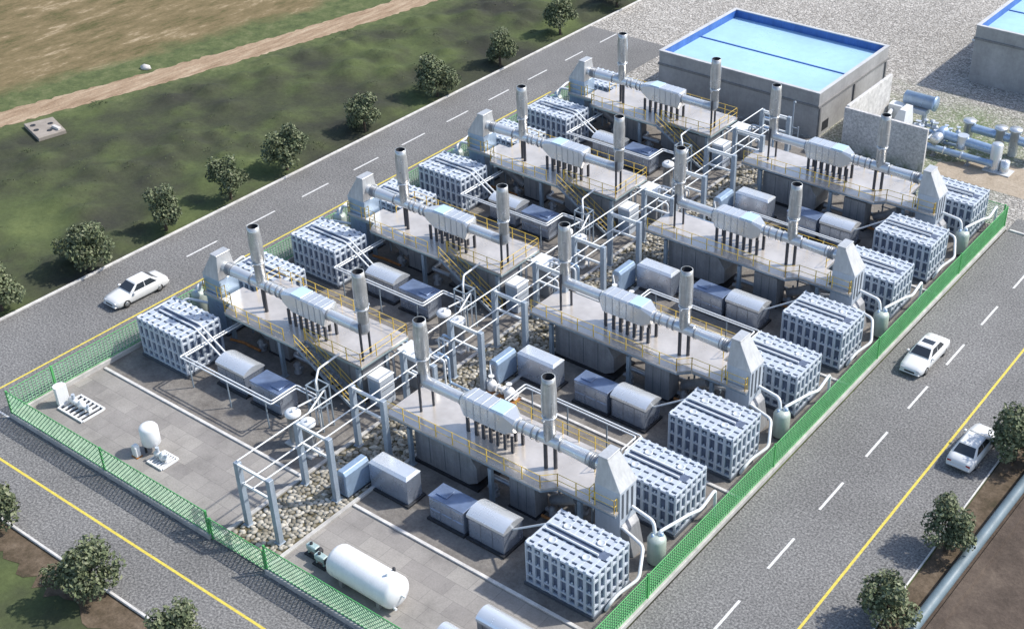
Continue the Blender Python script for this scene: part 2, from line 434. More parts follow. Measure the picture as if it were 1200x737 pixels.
# cobbles in the gravel strip
def icosphere():
    import bmesh
    b = bmesh.new(); bmesh.ops.create_icosphere(b, subdivisions=1, radius=1)
    v = np.array([q.co[:] for q in b.verts]); f = [tuple(i.index for i in q.verts) for q in b.faces]; b.free(); return v, f
iv, iF = icosphere()
def stones(x0, x1, y0, y1, step, name):
    V = []; F = []; o = 0
    nx = int((x1 - x0) / step); ny = int((y1 - y0) / (step * .9))
    for j in range(ny):
        for i in range(nx):
            if random.random() < .03: continue
            cx = x0 + (i + .5 + (j % 2) * .4 + random.uniform(-.28, .28)) * step; cy = y0 + (j + .5 + random.uniform(-.25, .25)) * step * .9
            if not x0 + .1 < cx < x1 - .1: continue
            s = np.array([random.uniform(.58, .85), random.uniform(.42, .6), random.uniform(.13, .22)]) * step
            w = iv * (1 + .18 * np.sin(iv @ rng.normal(size=3) * 2.2 + random.uniform(0, 6)))[:, None] * s
            w = np.sign(w) * np.abs(w / s) ** .72 * s
            a = random.uniform(0, PI); c_, s_ = math.cos(a), math.sin(a)
            w = np.stack([w[:, 0] * c_ - w[:, 1] * s_ + cx, w[:, 0] * s_ + w[:, 1] * c_ + cy, w[:, 2] + .05], 1)
            V.append(w); F += [(p + o, q + o, r + o) for p, q, r in iF]; o += len(iv)
    V = np.concatenate(V)
    me = bpy.data.meshes.new(name); me.from_pydata(V.tolist(), [], F)
    me.polygons.foreach_set('use_smooth', [True] * len(F)); me.materials.append(MATS['cobble_stone']); me.update()
    ob = bpy.data.objects.new(name, me); col.objects.link(ob); return ob
st = stones(19.65, 23.45, .15, 60.5, .31, 'cobble_stones'); st['kind'] = 'stuff'
tag(st, 'pale loose cobbles filling the strip between the two platform rows', 'cobbles')

# ------------------------------------------------------------------ fences
def fence(p0, p1, label, post_at, spacing, r=.018, h=2.0, kerb=True, wire='wire_green', grid=False):
    """mesh fence on a concrete kerb wall; posts are parts"""
    P0 = Vector((*p0, 0)); P1 = Vector((*p1, 0)); L = (P1 - P0).length; d = (P1 - P0) / L
    root = thing('mesh_fence', label, 'fence', tuple(P0), 'green mesh fences round the plant')
    nrm = Vector((-d.y, d.x, 0)); z0 = .36 if kerb else .05; z1 = h
    if kerb:
        q = [P0 - nrm * .16, P1 - nrm * .16, P1 + nrm * .16, P0 + nrm * .16]
        MB().hull([(p.x, p.y, -.02) for p in q], [(p.x, p.y, .34) for p in q]).build('kerb_wall', 'kerb_concrete', root, bevel=.03)
    w = MB(); H = z1 - z0
    def strand(a, b):
        t = (b - a).normalized(); u = nrm * r; v = t.cross(nrm) * r
        w.add([a + u + v, a - u + v, a - u - v, a + u - v, b + u + v, b - u + v, b - u - v, b + u - v], [(0, 4, 5, 1), (1, 5, 6, 2), (2, 6, 7, 3), (3, 7, 4, 0)])
    n = int((L + H) / spacing)
    if grid:
        for i in range(int(L / spacing)): strand(P0 + d * (i * spacing) + Vector((0, 0, z0)), P0 + d * (i * spacing) + Vector((0, 0, z1)))
        for i in range(int(H / .2)): strand(P0 + Vector((0, 0, z0 + i * .2)) + nrm * .02, P1 + Vector((0, 0, z0 + i * .2)) + nrm * .02)
        n = 0
    for i in range(n):
        s = -H + i * spacing
        for sg in (1, -1):
            a, b = (s, z0), (s + H, z1)
            if a[0] < 0: a = (0, z0 - s)
            if b[0] > L: b = (L, z1 - (s + H - L))
            if b[0] - a[0] < .05: continue
            if sg < 0: a, b = (a[0], z0 + z1 - a[1]), (b[0], z0 + z1 - b[1])
            strand(P0 + d * a[0] + Vector((0, 0, a[1])) + nrm * .012 * sg, P0 + d * b[0] + Vector((0, 0, b[1])) + nrm * .012 * sg)
    w.build('wire_mesh', wire, root, whole=True)
    rl = MB()
    for z in (z0 + .03, z1): rl.tube([P0 + Vector((0, 0, z)), P1 + Vector((0, 0, z))], .03, 6)
    rl.build('rail', 'fence_green', root)
    for t in post_at:
        p = P0 + d * t
        MB().box(p.x - .06, p.x + .06, p.y - .06, p.y + .06, 0, h + .08).build('post', 'fence_green', root, bevel=.01)
    return root
fence((0, 0), (19.2, 0), 'green mesh fence on a concrete kerb along the front of the left yard', [.07, 9.6, 19.1], .30, .021)
fence((23.8, 0), (42.0, 0), 'green mesh fence on a concrete kerb in front of the white horizontal tank', [.1, 18.1], .28, .021)
fence((19.3, .05), (23.7, .05), 'low green mesh gate without kerb across the end of the cobbled strip', [.0, 4.4], .30, .021, 1.5, kerb=False)
fence((0, .3), (0, 60.4), 'green mesh fence beside the left road behind the cooler blocks', [3 + 12 * i for i in range(5)], .26, .02, grid=True)
fence((42.05, .3), (42.05, 60.6), 'bright green mesh fence beside the right road', [10.2, 23.7, 37.7, 51.3, 60.2], .2, .02, wire='wire_bright', grid=True)
fence((33, 60.7), (41.9, 60.7), 'short green mesh fence closing the far end of the right row', [.0, 4.5, 8.8], .24, .014, kerb=False)

# ------------------------------------------------------------------ the eight engine units
ORD = ['nearest', 'second', 'third', 'farthest']; SIDE = {1: 'right', -1: 'left'}
CX = 20.525
AX = {1: 13.3, -1: 15.05}
def tf(side):
    """unit coordinates (u outward from the middle of the plant, v across, z) -> world, first row"""
    if side == 1: return (lambda u, v, z: (CX + u, AX[1] + v, z)), False
    return (lambda u, v, z: (CX - u, AX[-1] + v, z)), True
def repeat(root, labels, ks=(0, 1, 2, 3)):
    """copies of a first-row thing down its row; labels: function of row index"""
    out = []
    base = Vector(root.location)
    for n, k in enumerate(ks):
        o = root if n == 0 else copy_tree(root)
        o.location = base + Vector((0, PER * k, 0)); o['label'] = labels(k); out.append(o)
    return out

def platform(side):
    T, fl = tf(side); m = lambda: MB(T, fl)
    root = thing('steel_platform', 'x', 'platform', T(10, 0, 0), 'raised steel platforms over the engines')
    if side == 1:
        poly = [(1.6, -1.8), (13.5, -1.8), (14.2, -1.1), (18.15, -1.1), (18.15, -.78), (16.3, -.78), (16.3, 1.0), (15.2, 1.0), (15.2, 2.9), (8.0, 2.9), (7.2, 1.8), (1.6, 1.8)]
    else:
        poly = [(2.95, -1.0), (8.0, -1.0), (8.0, -1.9), (14.9, -1.9), (15.3, -1.0), (18.15, -1.0), (18.15, -.78), (16.3, -.78), (16.3, 1.0), (15.2, 1.0), (15.2, 3.35), (2.95, 3.35)]
    m().prism(poly, 'z', 3.06, 3.2).build('deck', 'deck_plate', root)
    inset = []
    b = m()
    for i in range(len(poly)):
        p, q = Vector(poly[i]), Vector(poly[(i + 1) % len(poly)])
        d = (q - p).normalized(); nn = Vector((-d.y, d.x)) * (1 if True else -1)
        a0, a1 = p + nn * .12, q + nn * .12; b0, b1 = p + nn * .03, q + nn * .03
        b.hull([(*a0, 2.9), (*a1, 2.9), (*b1, 2.9), (*b0, 2.9)], [(*a0, 3.055), (*a1, 3.055), (*b1, 3.055), (*b0, 3.055)])
    ymax = 1.7 if side == 1 else 3.1
    for u in (3.4, 6.6, 9.75, 12.5): b.box(u - .1, u + .1, -1.6 if side == 1 else -.85, ymax, 2.8, 3.05)
    b.build('edge_beam', 'teal_fascia' if side == -1 else 'column_paint', root)
    vn = -1.68 if side == 1 else -.88
    for u, v in ((3.4, vn), (9.75, vn if side == 1 else -1.7), (15.6, -.9), (3.4, 1.6), (9.75, 2.6), (14.9, 2.6)):
        m().box(u - .12, u + .12, v - .12, v + .12, 0, 2.79).box(u - .22, u + .22, v - .22, v + .22, 0, .05).build('column', 'column_paint', root)
    # yellow guard rail round the open edges
    def rail(pts, name='railing'):
        g = m()
        for a, c in zip(pts[:-1], pts[1:]):
            A, B = Vector(a), Vector(c); L = (B - A).length; n = max(1, round(L / 1.25))
            for zz in (3.65, 4.1): g.tube([(*A, zz), (*B, zz)], .021, 5)
            for i in range(n + 1):
                p = A + (B - A) * i / n; g.tube([(*p, 3.2), (*p, 4.12)], .035, 5)
        g.build(name, 'yellow_paint', root)
    if side == 1:
        rail([(1.75, -1.74), (13.45, -1.74), (14.15, -1.05), (18.05, -1.05), (18.05, -.8)])
        rail([(15.1, 1.2), (15.1, 2.84), (8.0, 2.84)])
        rail([(16.3, -.95), (16.3, -.5)])
    else:
        rail([(9.1, -1.84), (14.85, -1.84), (15.25, -.94), (18.05, -.94), (18.05, -.8)])
        rail([(8.0, -.95), (3.0, -.95), (3.0, 3.3), (15.1, 3.3), (15.1, 1.2)])
        rail([(16.3, -.9), (16.3, -.5)])
        # stair down to the inner end
        st = m(); n = 14
        for i in range(n):
            u = 8.0 - (i + .5) * 5.1 / n; z = 3.1 - (i + .5) * 3.05 / n
            st.box(u - .17, u + .17, -1.85, -1.08, z - .02, z + .02)
        sto = st.build('stair', 'mid_grey_panel', root)
        for v in (-1.9, -1.03):
            m().hull([(2.9, v - .03, 0), (8.0, v - .03, 3.0), (8.0, v + .03, 3.0), (2.9, v + .03, 0)], [(2.9, v - .03, .26), (8.0, v - .03, 3.2), (8.0, v + .03, 3.2), (2.9, v + .03, .26)]).build('stringer', 'column_paint', sto)
            g = m()
            for h in (.5, .95): g.tube([(2.95, v, h + .1), (8.0, v, 3.15 + h)], .024, 5)
            for i in range(6): g.tube([(2.95 + 5.05 * i / 5, v, .1 + 3.05 * i / 5), (2.95 + 5.05 * i / 5, v, 1.08 + 3.05 * i / 5)], .024, 5)
            g.build('handrail', 'yellow_paint', sto)
    return root

def exhaust(side):
    T, fl = tf(side); m = lambda: MB(T, fl)
    root = thing('exhaust_line', 'x', 'exhaust', T(10, 0, 3.2), 'silver exhaust lines on the platforms')
    def stack(u, zb):
        s = m().lathe((u, 0, 0), [(zb, .36), (7.0, .37), (7.02, .39), (7.3, .445), (8.75, .445), (9.2, .405), (9.62, .395), (9.62, .345)], 20, cap0=True, cap1=False).build('stack', 'stack_steel', root)
        m().lathe((u, 0, 0), [(9.0, .001), (9.0, .335), (9.618, .346)], 20, cap0=False, cap1=False).build('flue_opening', 'dark_iron', s)  # inner wall coloured dark in place of the shade down the flue
        r = m().lathe((u, 0, 0), [(6.9, .38), (6.9, .44), (7.0, .44), (7.0, .39)], 20, cap0=False, cap1=False)
        r.box(u - .08, u + .08, -.62, -.42, 6.88, 7.0).box(u - .08, u + .08, .42, .62, 6.88, 7.0)
        r.build('collar', 'steel_bright', s)
    stack(3.35, 5.6); stack(12.85, 5.3)
    Z = 5.25
    e = m()
    pts = [(3.35, 0, 5.75), (3.35, 0, Z), (4.2, 0, Z)]
    e.tube([(3.35, 0, 5.9), (3.35, 0, Z), (4.3, 0, Z)], .37, 16, .62)
    e.build('elbow', 'steel_silver', root)
    d = m(); d.cyl((4.2, 0, Z), (6.55, 0, Z), .36, n=18).build('duct', 'steel_bright', root)
    d = m(); d.cyl((10.45, 0, Z), (13.9, 0, Z), .36, n=18).cyl((13.9, 0, Z), (15.7, 0, Z - .02), .36, .42, n=18)
    dd = d.build('duct', 'steel_bright', root)
    f = m()
    for u in (6.45, 10.75, 11.15, 11.75, 12.15, 13.75, 15.62):
        f.lathe((u, 0, Z), [(-.035, .36), (-.035, .43), (.035, .43), (.035, .36)], 18, 'x', False, False)
    for u in (15.85, 16.0, 16.15): f.lathe((u, 0, Z), [(-.06, .38), (0, .47), (.06, .38)], 18, 'x', False, False)
    m().cyl((15.7, 0, Z), (16.6, 0, Z), .36, n=18).build('duct', 'steel_bright', root)
    f.build('flange', 'flange_dark', root)
    m().box(13.25, 13.6, -.14, .14, Z + .3, Z + .48).build('hatch', 'steel_silver', root, bevel=.02)
    # silencer: octagonal ribbed casing with a tapered outer end
    def octo(u, w, h, zc, c=.28, o=0.):
        return [(u, y + o, z) for y, z in ((-w, zc - h + c), (-w + c, zc - h), (w - c, zc - h), (w, zc - h + c), (w, zc + h - c), (w - c, zc + h), (-w + c, zc + h), (-w, zc + h - c))]
    secs = [octo(6.5, .42, .42, 5.25, .2), octo(6.72, .64, .72, 5.05, .1, .25), octo(9.75, .64, .72, 5.05, .1, .25), octo(10.5, .42, .45, 5.2, .2)]
    s = m(); vs = [p for q in secs for p in q]
    fs = [tuple(range(7, -1, -1)), tuple(range(24, 32))]
    for k in range(3):
        for i in range(8):
            j = (i + 1) % 8; fs.append((k * 8 + i, k * 8 + j, (k + 1) * 8 + j, (k + 1) * 8 + i))
    # sections run along +u; winding above faces outward
    s.add(vs, [tuple(reversed(q)) for q in fs] if False else fs)
    so = s.build('silencer', 'steel_bright', root)
    s = m()
    for i in range(5):
        u = 6.95 + i * .55
        s.prism([(-.42, 4.41), (-.33, 4.31), (.83, 4.31), (.92, 4.41), (.92, 5.69), (.83, 5.785), (-.33, 5.785), (-.42, 5.69)], 'x', u - .03, u + .03)
    s.build('rib', 'steel_silver', so)
    m().box(8.75, 9.74, -.31, .81, 5.772, 5.805).build('inspection_cover', 'cover_blue', so, bevel=.01)
    s = m()
    for u in (6.85, 7.5, 8.05, 8.6, 9.15, 9.7, 10.25):
        for v in (-.22, .72): m().box(u - .1, u + .1, v - .06, v + .06, 3.2, 4.36).build('support_leg', 'post_dark', root)
    s = m()
    for u, v, top, r in ((3.3, -.45, 5.95, .085), (3.5, .45, 5.95, .085), (12.62, -.14, 4.93, .12), (13.1, .14, 4.93, .12)):
        m().cyl((u, v, 3.2), (u, v, top), r, n=10).build('support_leg', 'post_dark', root)
    # hood: tapered head on a tall casing at the outer end
    h = m()
    A, B = -.76, .9
    h.hull([(16.5, A, 4.45), (18.25, A, 4.45), (18.25, B, 4.45), (16.5, B, 4.45)], [(16.6, -.52, 6.2), (17.2, -.52, 6.2), (17.2, .62, 6.2), (16.6, .62, 6.2)])
    h.box(16.57, 17.24, -.56, .66, 6.202, 6.3)
    ho = h.build('hood', 'hood_grey', root, bevel=.02)
    return root
def hood_case(side):
    """the tall louvred casing that carries the hood: stands on the ground"""
    T, fl = tf(side); m = lambda: MB(T, fl)
    root = thing('louvred_casing', 'x', 'duct casing', T(17.4, 0, 0), 'louvred casings under the hoods')
    m().box(16.5, 18.2, -.72, .86, .1, 4.44).build('casing', 'cooler_paint' if side == 1 else 'blue_steel', root, bevel=.02)
    m().hull([(18.2, -.6, .0), (19.0, -.5, .0), (19.0, .6, .0), (18.2, .8, .0)], [(18.2, -.6, 2.1), (18.6, -.5, 1.9), (18.6, .6, 1.9), (18.2, .8, 2.1)]).build('chute', 'mid_grey_panel', root, bevel=.03)
    s = m()
    for v in (-.45, .0, .45): s.box(18.2, 18.215, v - .09, v + .09, 2.5, 4.25)
    s.build('louvre', 'seam_dark', root)
    m().box(16.4, 18.4, -.85, 1.0, 0, .09).build('plinth', 'dark_iron', root)
    return root

def cooler(side, near):
    T, fl = tf(side); m = lambda: MB(T, fl)
    U0, U1 = (15.4, 19.95) if side == 1 else (14.75, 19.3)
    V0 = -5.55 if near else 2.2
    V1 = V0 + 3.25
    if side == -1: V0 -= .15; V1 -= .15
    root = thing('cooler_block', 'x', 'cooler', T((U0 + U1) / 2, (V0 + V1) / 2, 0), 'slotted cooler blocks')
    m().box(U0 - .08, U1 + .08, V0 - .1, V1 + .1, 0, .22).build('plinth', 'seam_dark', root)
    Zt = 3.1
    c = m().box(U0 + .12, U1 - .12, V0 + .12, V1 - .12, .22, Zt - .12).build('core', 'cooler_core', root)
    f = m()
    nu, nv = 8, 6
    du = (U1 - U0) / nu; dv = (V1 - V0) / nv
    zs = [.30, .80, 1.70, 2.60]
    # upright and crossing bars, each face; upright bars step out a little beyond the cross bars
    for i in range(nu + 1):
        u = U0 + i * du; w = .105
        a, b = max(U0, u - w), min(U1, u + w)
        for v, o in ((V0, -1), (V1, 1)):
            f.box(a, b, v + o * .02, v - o * .14, .22, Zt - .05)
    for j in range(nv + 1):
        v = V0 + j * dv; w = .105
        a, b = max(V0 + .02, v - w), min(V1 - .02, v + w)
        for u, o in ((U0, -1), (U1, 1)):
            f.box(u + o * .02, u - o * .14, a, b, .22, Zt - .05)
    for z in zs:
        f.box(U0 + .005, U1 - .005, V0 - .012, V0 + .15, z - .07, z + .07); f.box(U0 + .005, U1 - .005, V1 - .15, V1 + .012, z - .085, z + .085)
        f.box(U0 - .012, U0 + .15, V0 + .006, V1 - .006, z - .086, z + .084); f.box(U1 - .15, U1 + .012, V0 + .006, V1 - .006, z - .086, z + .084)
    # small feet and lugs sticking out of the upright bars
    for i in range(nu):
        u = U0 + (i + .5) * du
        for z in zs[1:]:
            f.box(u - .05, u + .05, V0 - .0, V0 + .1, z + .08, z + .2)
    # top grid
    for i in range(nu + 1):
        u = U0 + i * du; a, b = max(U0, u - .1), min(U1, u + .1)
        f.box(a, b, V0 + .03, V1 - .03, Zt - .14, Zt + .0)
        for v0, v1 in ((V0 + .02, V0 + .42), (V1 - .42, V1 - .02)): f.box(a + .01, b - .01, v0, v1, Zt - .1, Zt + .07)
    for j in range(nv + 1):
        v = V0 + j * dv; a, b = max(V0, v - .2), min(V1, v + .2)
        f.box(U0 + .004, U1 - .004, a + .002, b - .002, Zt - .15, Zt - .015)
    f.build('frame', 'cooler_paint', root, bevel=.012, whole=True)
    for u in (U0 + 1.15, U1 - 1.15):
        for v in (V0 + .95, V1 - .95):
            m().lathe((u, v, 0), [(Zt, .25), (Zt + .07, .25), (Zt + .08, .2), (Zt + .05, .17), (Zt + .05, 0.001)], 12, cap0=False).build('fan_cap', 'fan_cap', root)
    vm = (V0 + V1) / 2
    m().box(U0 + .25, U1 - .25, vm - .3, vm + .3, Zt - .01, Zt + .012).build('pipe_channel', 'cooler_core', root)
    for o in (-.22, .22):
        pts = [(U1 - .7, vm + o, Zt + .12), (U0 + .3, vm + o, Zt + .12)]
        if near: pts += [(U0 - 2.3, vm + .1, 1.45)] if side == 1 and o > 0 else [(U0 - 2.15, vm + o, 1.75)] if side == -1 else []
        m().tube(pts, .065, 8, .2).build('top_pipe', 'pipe_white', root)
    return root

def vtank(side):
    T, fl = tf(side); m = lambda: MB(T, fl)
    u = 20.2
    root = thing('expansion_tank', 'x', 'tank', T(u, 0, 0), 'upright expansion tanks beside the fences')
    b = m().lathe((u, 0, 0), [(.2, .50), (.25, .54), (1.75, .54), (1.9, .48), (2.02, .3), (2.05, .001)], 20).build('vessel', 'tank_green', root)
    l = m()
    for a in range(3): l.box(u + .4 * math.cos(a * 2.1) - .05, u + .4 * math.cos(a * 2.1) + .05, .4 * math.sin(a * 2.1) - .05, .4 * math.sin(a * 2.1) + .05, 0, .3)
    l.build('leg', 'dark_iron', root)
    m().lathe((u + .2, .15, 0), [(1.9, .12), (2.18, .12), (2.2, .001)], 10).lathe((u - .15, -.2, 0), [(1.85, .09), (2.15, .09), (2.16, .001)], 10).build('nozzle', 'blue_steel', b)
    P = lambda pts, n, r=.11: m().tube(pts, r, 10, .3).build(n, 'pipe_white', root)
    P([(18.22, .45, 2.75), (19.85, .15, 2.75), (20.05, .05, 1.98)], 'pipe')
    P([(20.3, .1, 2.0), (20.3, .15, 2.25), (20.85, 2.4, 2.2), (20.95, 3.3, 1.9), (20.9, 4.9, 2.25), (20.9, 5.0, .1)], 'pipe', .1)
    P([(18.22, -.55, 1.95), (20.05, -1.1, 1.95), (20.75, -2.5, 1.05), (20.35, -3.9, .8), (20.3, -4.6, .6), (20.1, -4.65, .1)], 'pipe', .1)
    return root

def engine(side):
    T, fl = tf(side); m = lambda: MB(T, fl)
    root = thing('engine_enclosure', 'x', 'engine enclosure', T(6, .2, 0), 'long grey engine enclosures under the platforms')
    va, vb = (-1.3, .95) if side == 1 else (-.55, 1.9)
    m().box(3.3, 8.4, va - .1, vb + .1, 0, .2).build('skid', 'dark_iron', root)
    m().prism([(3.4, .2), (7.6, .2), (8.3, .6), (8.3, 1.7), (7.7, 2.55), (3.4, 2.55)], 'y', va, vb).build('body', 'dark_grey_panel', root, bevel=.03)
    s = m()
    for u in (4.6, 5.8, 7.0): s.box(u - .02, u + .02, va - .008, va + .01, .4, 2.4)
    s.build('panel_seam', 'seam_dark', root)
    m().box(3.5, 4.5, va + .1, vb - .1, 2.55, 2.7).build('vent_cap', 'fan_cap', root, bevel=.03)
    return root
def under_gear(side):
    T, fl = tf(side); m = lambda: MB(T, fl)
    va = -1.2 if side == 1 else -.4
    root = thing('control_cabinet', 'x', 'cabinet', T(11.6, va + .6, 0), 'upright cabinets under the platforms')
    m().box(10.7, 12.6, va, va + 1.2, .12, 2.45).build('body', 'mid_grey_panel', root, bevel=.02)
    s = m()
    for u in (11.33, 11.96): s.box(u - .015, u + .015, va - .006, va + .01, .25, 2.35)
    s.build('door_seam', 'seam_dark', root)
    m().box(10.6, 12.7, va - .06, va + 1.26, 0, .12).build('plinth', 'dark_iron', root)
    return root
def manifold(side):
    T, fl = tf(side); m = lambda: MB(T, fl)
    root = thing('pipe_manifold', 'x', 'piping', T(14, .6, 0), 'pipework and pumps under the platforms')
    m().tube([(12.9, .1, .8), (13.9, .1, 1.3), (15.1, -.4, 2.3)], .34, 12, .3).build('duct', 'mid_grey_panel', root)
    m().tube([(8.6, -.2, .6), (10.4, -.2, .6), (10.4, .7, .6), (13.4, .7, .6), (15.9, .9, 1.2)], .16, 10, .25).build('pipe', 'steel_silver', root)
    m().tube([(8.5, .5, 1.5), (9.4, .5, 1.5), (9.4, 1.5, 1.9), (15.5, 1.5, 1.9)], .13, 10, .25).build('pipe', 'pipe_white', root)
    m().tube([(12.9, -1.0, .35), (14.6, -1.0, .35), (15.2, -1.6, .7)], .1, 8, .2).build('pipe', 'rust_orange', root)
    b = m()
    for u, v in ((9.3, -.9), (13.3, -.5), (14.5, .9), (13.6, 1.6)):
        b.lathe((u, v, 0), [(.0, .3), (.12, .3), (.12, .2), (.7, .24), (.85, .12), (.86, .001)], 12); b.cyl((u - .45, v, .5), (u + .3, v, .5), .15, n=10)
    b.build('pump', 'dark_grey_panel', root)
    b = m()
    for u in (13.0, 14.2, 15.4): b.box(u - .05, u + .05, 1.2, 1.3, 0, 1.85).box(u - .05, u + .05, .5, .6, 0, 1.2)
    for z in (1.2, 1.8): b.box(12.9, 15.5, 1.2, 1.28, z, z + .07)
    b.build('support_frame', 'column_paint', root)
    return root

def round_box(side):
    T, fl = tf(side); m = lambda: MB(T, fl)
    u0, u1, v0, v1 = (10.5, 13.1, -4.65, -2.95) if side == 1 else (9.9, 12.55, -4.85, -3.15)
    root = thing('round_top_cabinet', 'x', 'cabinet', T((u0 + u1) / 2, (v0 + v1) / 2, 0), 'cabinets with curved lids')
    m().box(u0 - .1, u1 + .12, v0 - .18, v1 + .15, 0, .16).build('skid', 'dark_iron', root)
    m().box(u0, u1, v0, v1, .16, 1.62).build('body', 'box_metal', root, bevel=.02)
    pr = [(v0 - .05, 1.6)] + [(v0 - .05 + (v1 - v0 + .1) * t, 1.66 + .42 * math.sin(PI * min(1, t * .93 + .07)) ** .75) for t in [i / 12 for i in range(13)]] + [(v1 + .05, 1.6)]
    m().prism(pr, 'x', u0 - .06, u1 + .06).build('lid', 'box_roof', root)
    s = m()
    for t in (.01, .34, .67): s.box(u0 + (u1 - u0) * t + .02, u0 + (u1 - u0) * t + .05, v0 - .008, v0 + .01, .25, 1.55)
    s.box(u0, u1, v0 - .01, v0 + .01, 1.5, 1.59)
    s.build('door_seam', 'seam_dark', root)
    return root
def flat_box(side):
    T, fl = tf(side); m = lambda: MB(T, fl)
    u0, u1, v0, v1 = (7.6, 10.2, -4.7, -3.42) if side == 1 else (6.5, 9.2, -4.95, -3.5)
    root = thing('flat_top_cabinet', 'x', 'cabinet', T((u0 + u1) / 2, (v0 + v1) / 2, 0), 'cabinets with flat dark lids')
    m().box(u0 - .12, u1 + .1, v0 - .18, v1 + .15, 0, .15).build('skid', 'dark_iron', root)
    m().box(u0, u1, v0, v1, .15, 1.72).build('body', 'box_metal', root, bevel=.02)
    m().box(u0 - .03, u1 + .03, v0 - .03, v1 + .03, 1.722, 1.78).build('lid', 'box_flat_roof', root, bevel=.015)
    s = m()
    s.box(u0 + .3, u0 + 1.1, v0 + .3, v1 - .25, 1.782, 1.86)
    s.build('hatch', 'box_flat_roof', root, bevel=.02)
    for i in range(3):
        for z in (.25, 1.0):
            a = u0 + .08 + i * (u1 - u0) / 3
            m().box(a, a + (u1 - u0) / 3 - .14, v0 - .03, v0 + .01, z, z + .62).build('door_panel', 'box_metal', root, bevel=.015)
    return root

def place_unit_things():
    for side in (1, -1):
        w = SIDE[side]
        def L(fmt): return lambda k: fmt.format(o=ORD[k], s=w)
        repeat(platform(side), L('raised steel platform with thin yellow railings' + (' and a stair' if side < 0 else '') + ', {o} of the {s} row'))
        repeat(exhaust(side), L('silver exhaust duct with two tall stacks on the {o} platform of the {s} row'))
        repeat(hood_case(side), L('tall louvred casing at the outer end of the {o} platform, {s} row'))
        repeat(cooler(side, True), L('pale blue slotted cooler block on the camera side of the {o} {s} platform'))
        repeat(cooler(side, False), L('pale blue slotted cooler block on the far side of the {o} {s} platform'))
        repeat(vtank(side), L('upright tank with bent white pipes at the outer end of the {o} {s} platform'))
        repeat(engine(side), L('long dark grey enclosure under the {o} platform of the {s} row'))
        repeat(under_gear(side), L('upright grey cabinet under the middle of the {o} platform, {s} row'))
        repeat(manifold(side), L('tangle of pipes and pumps under the {o} platform of the {s} row'))
        repeat(round_box(side), L('blue grey cabinet with a curved shiny lid before the {o} {s} platform'))
        repeat(flat_box(side), L('blue grey cabinet with a flat dark lid before the {o} {s} platform'))
place_unit_things()

# things only the right row has
T, fl = tf(1)
root = thing('metal_housing', 'x', 'housing', (CX + 4.4, AX[1] - 4.2, 0), 'plain silver housings at the inner end of the right row')
MB().box(CX + 2.75, CX + 6.05, 8.4, 9.95, 0, .14).build('skid', 'dark_iron', root)
MB().box(CX + 2.9, CX + 5.9, 8.55, 9.8, .14, 1.9).build('body', 'box_metal', root, bevel=.03)
MB().hull([(CX + 2.87, 8.52, 1.9), (CX + 5.93, 8.52, 1.9), (CX + 5.93, 9.83, 1.9), (CX + 2.87, 9.83, 1.9)], [(CX + 3.0, 8.72, 2.06), (CX + 5.8, 8.72, 2.06), (CX + 5.8, 9.65, 2.06), (CX + 3.0, 9.65, 2.06)]).build('lid', 'box_roof', root, bevel=.02)
repeat(root, lambda k: f'plain silver housing with a sloping edged lid before the {ORD[k]} right platform beside the cobbles')
root = thing('slim_cabinet', 'x', 'cabinet', (22.75, 7.9, 0), 'slim blue cabinets standing on the cobbles')
MB().box(22.3, 23.15, 6.9, 8.95, 0, .12).build('plinth', 'dark_iron', root)
MB().prism([(22.35, .12), (23.1, .12), (23.1, 1.7), (22.95, 1.92), (22.5, 1.92), (22.35, 1.7)], 'y', 6.95, 8.9).build('body', 'blue_steel', root, bevel=.03)
MB().box(22.5, 22.95, 6.935, 6.96, .3, 1.6).build('door', 'box_metal', root)
repeat(root, lambda k: f'slim blue cabinet on the cobbled strip by the {ORD[k]} right platform')
root = thing('pipe_loop', 'x', 'piping', (31, 19.3, 0), 'white pipe loops beside the platforms')
for o in (0, .24):
    MB().tube([(26.6 + o, 17.4, 2.55), (26.6 + o, 19.4 - o, 2.55), (35.5 - o, 19.4 - o, 2.55), (35.5 - o, 17.6, 2.55), (35.5 - o, 17.6, .1)], .055, 7, .15).build('pipe', 'pipe_white', root)
s = MB()
for x in (27.2, 30, 33, 35.0): s.box(x - .04, x + .04, 19.26, 19.32, 0, 2.5)
s.build('stand', 'column_paint', root)
repeat(root, lambda k: f'pair of bent white pipes behind the {ORD[k]} right platform', (0, 1, 2))
root = thing('valve_skid', 'x', 'pump', (24.0, 20.2, 0), 'white valve sets beside the cobbles')
MB().box(22.7, 25.2, 19.8, 20.7, .0, .12).build('base_frame', 'rust_orange', root)
for x, y, r in ((23.0, 20.25, .34), (24.5, 20.25, .38)):
    b = MB().lathe((x, y, 0), [(.12, r), (.55, r), (.75, r * .7), (.8, .001)], 12).cyl((x - .55, y, .42), (x + .55, y, .42), .2, n=10).lathe((x - .5, y, .42), [(-.05, .3), (.05, .3)], 12, 'x').lathe((x + .5, y, .42), [(-.05, .3), (.05, .3)], 12, 'x')
    v = b.build('valve', 'tank_white', root)
    MB().cyl((x, y, .75), (x, y, 1.15), .04, n=6).lathe((x, y, 1.12), [(0, .2), (.05, .2)], 12).build('handwheel', 'pipe_white', v)
MB().tube([(23.0, 20.3, .9), (22.6, 20.6, 1.6), (22.5, 20.9, 1.6), (22.5, 21.0, .5)], .06, 8, .2).tube([(23.4, 20.3, .4), (24.1, 20.3, .4)], .12, 8).build('pipe', 'pipe_white', root)
repeat(root, lambda k: f'white valve set on the cobbles just behind the {ORD[k]} right platform', (0, 1, 2))

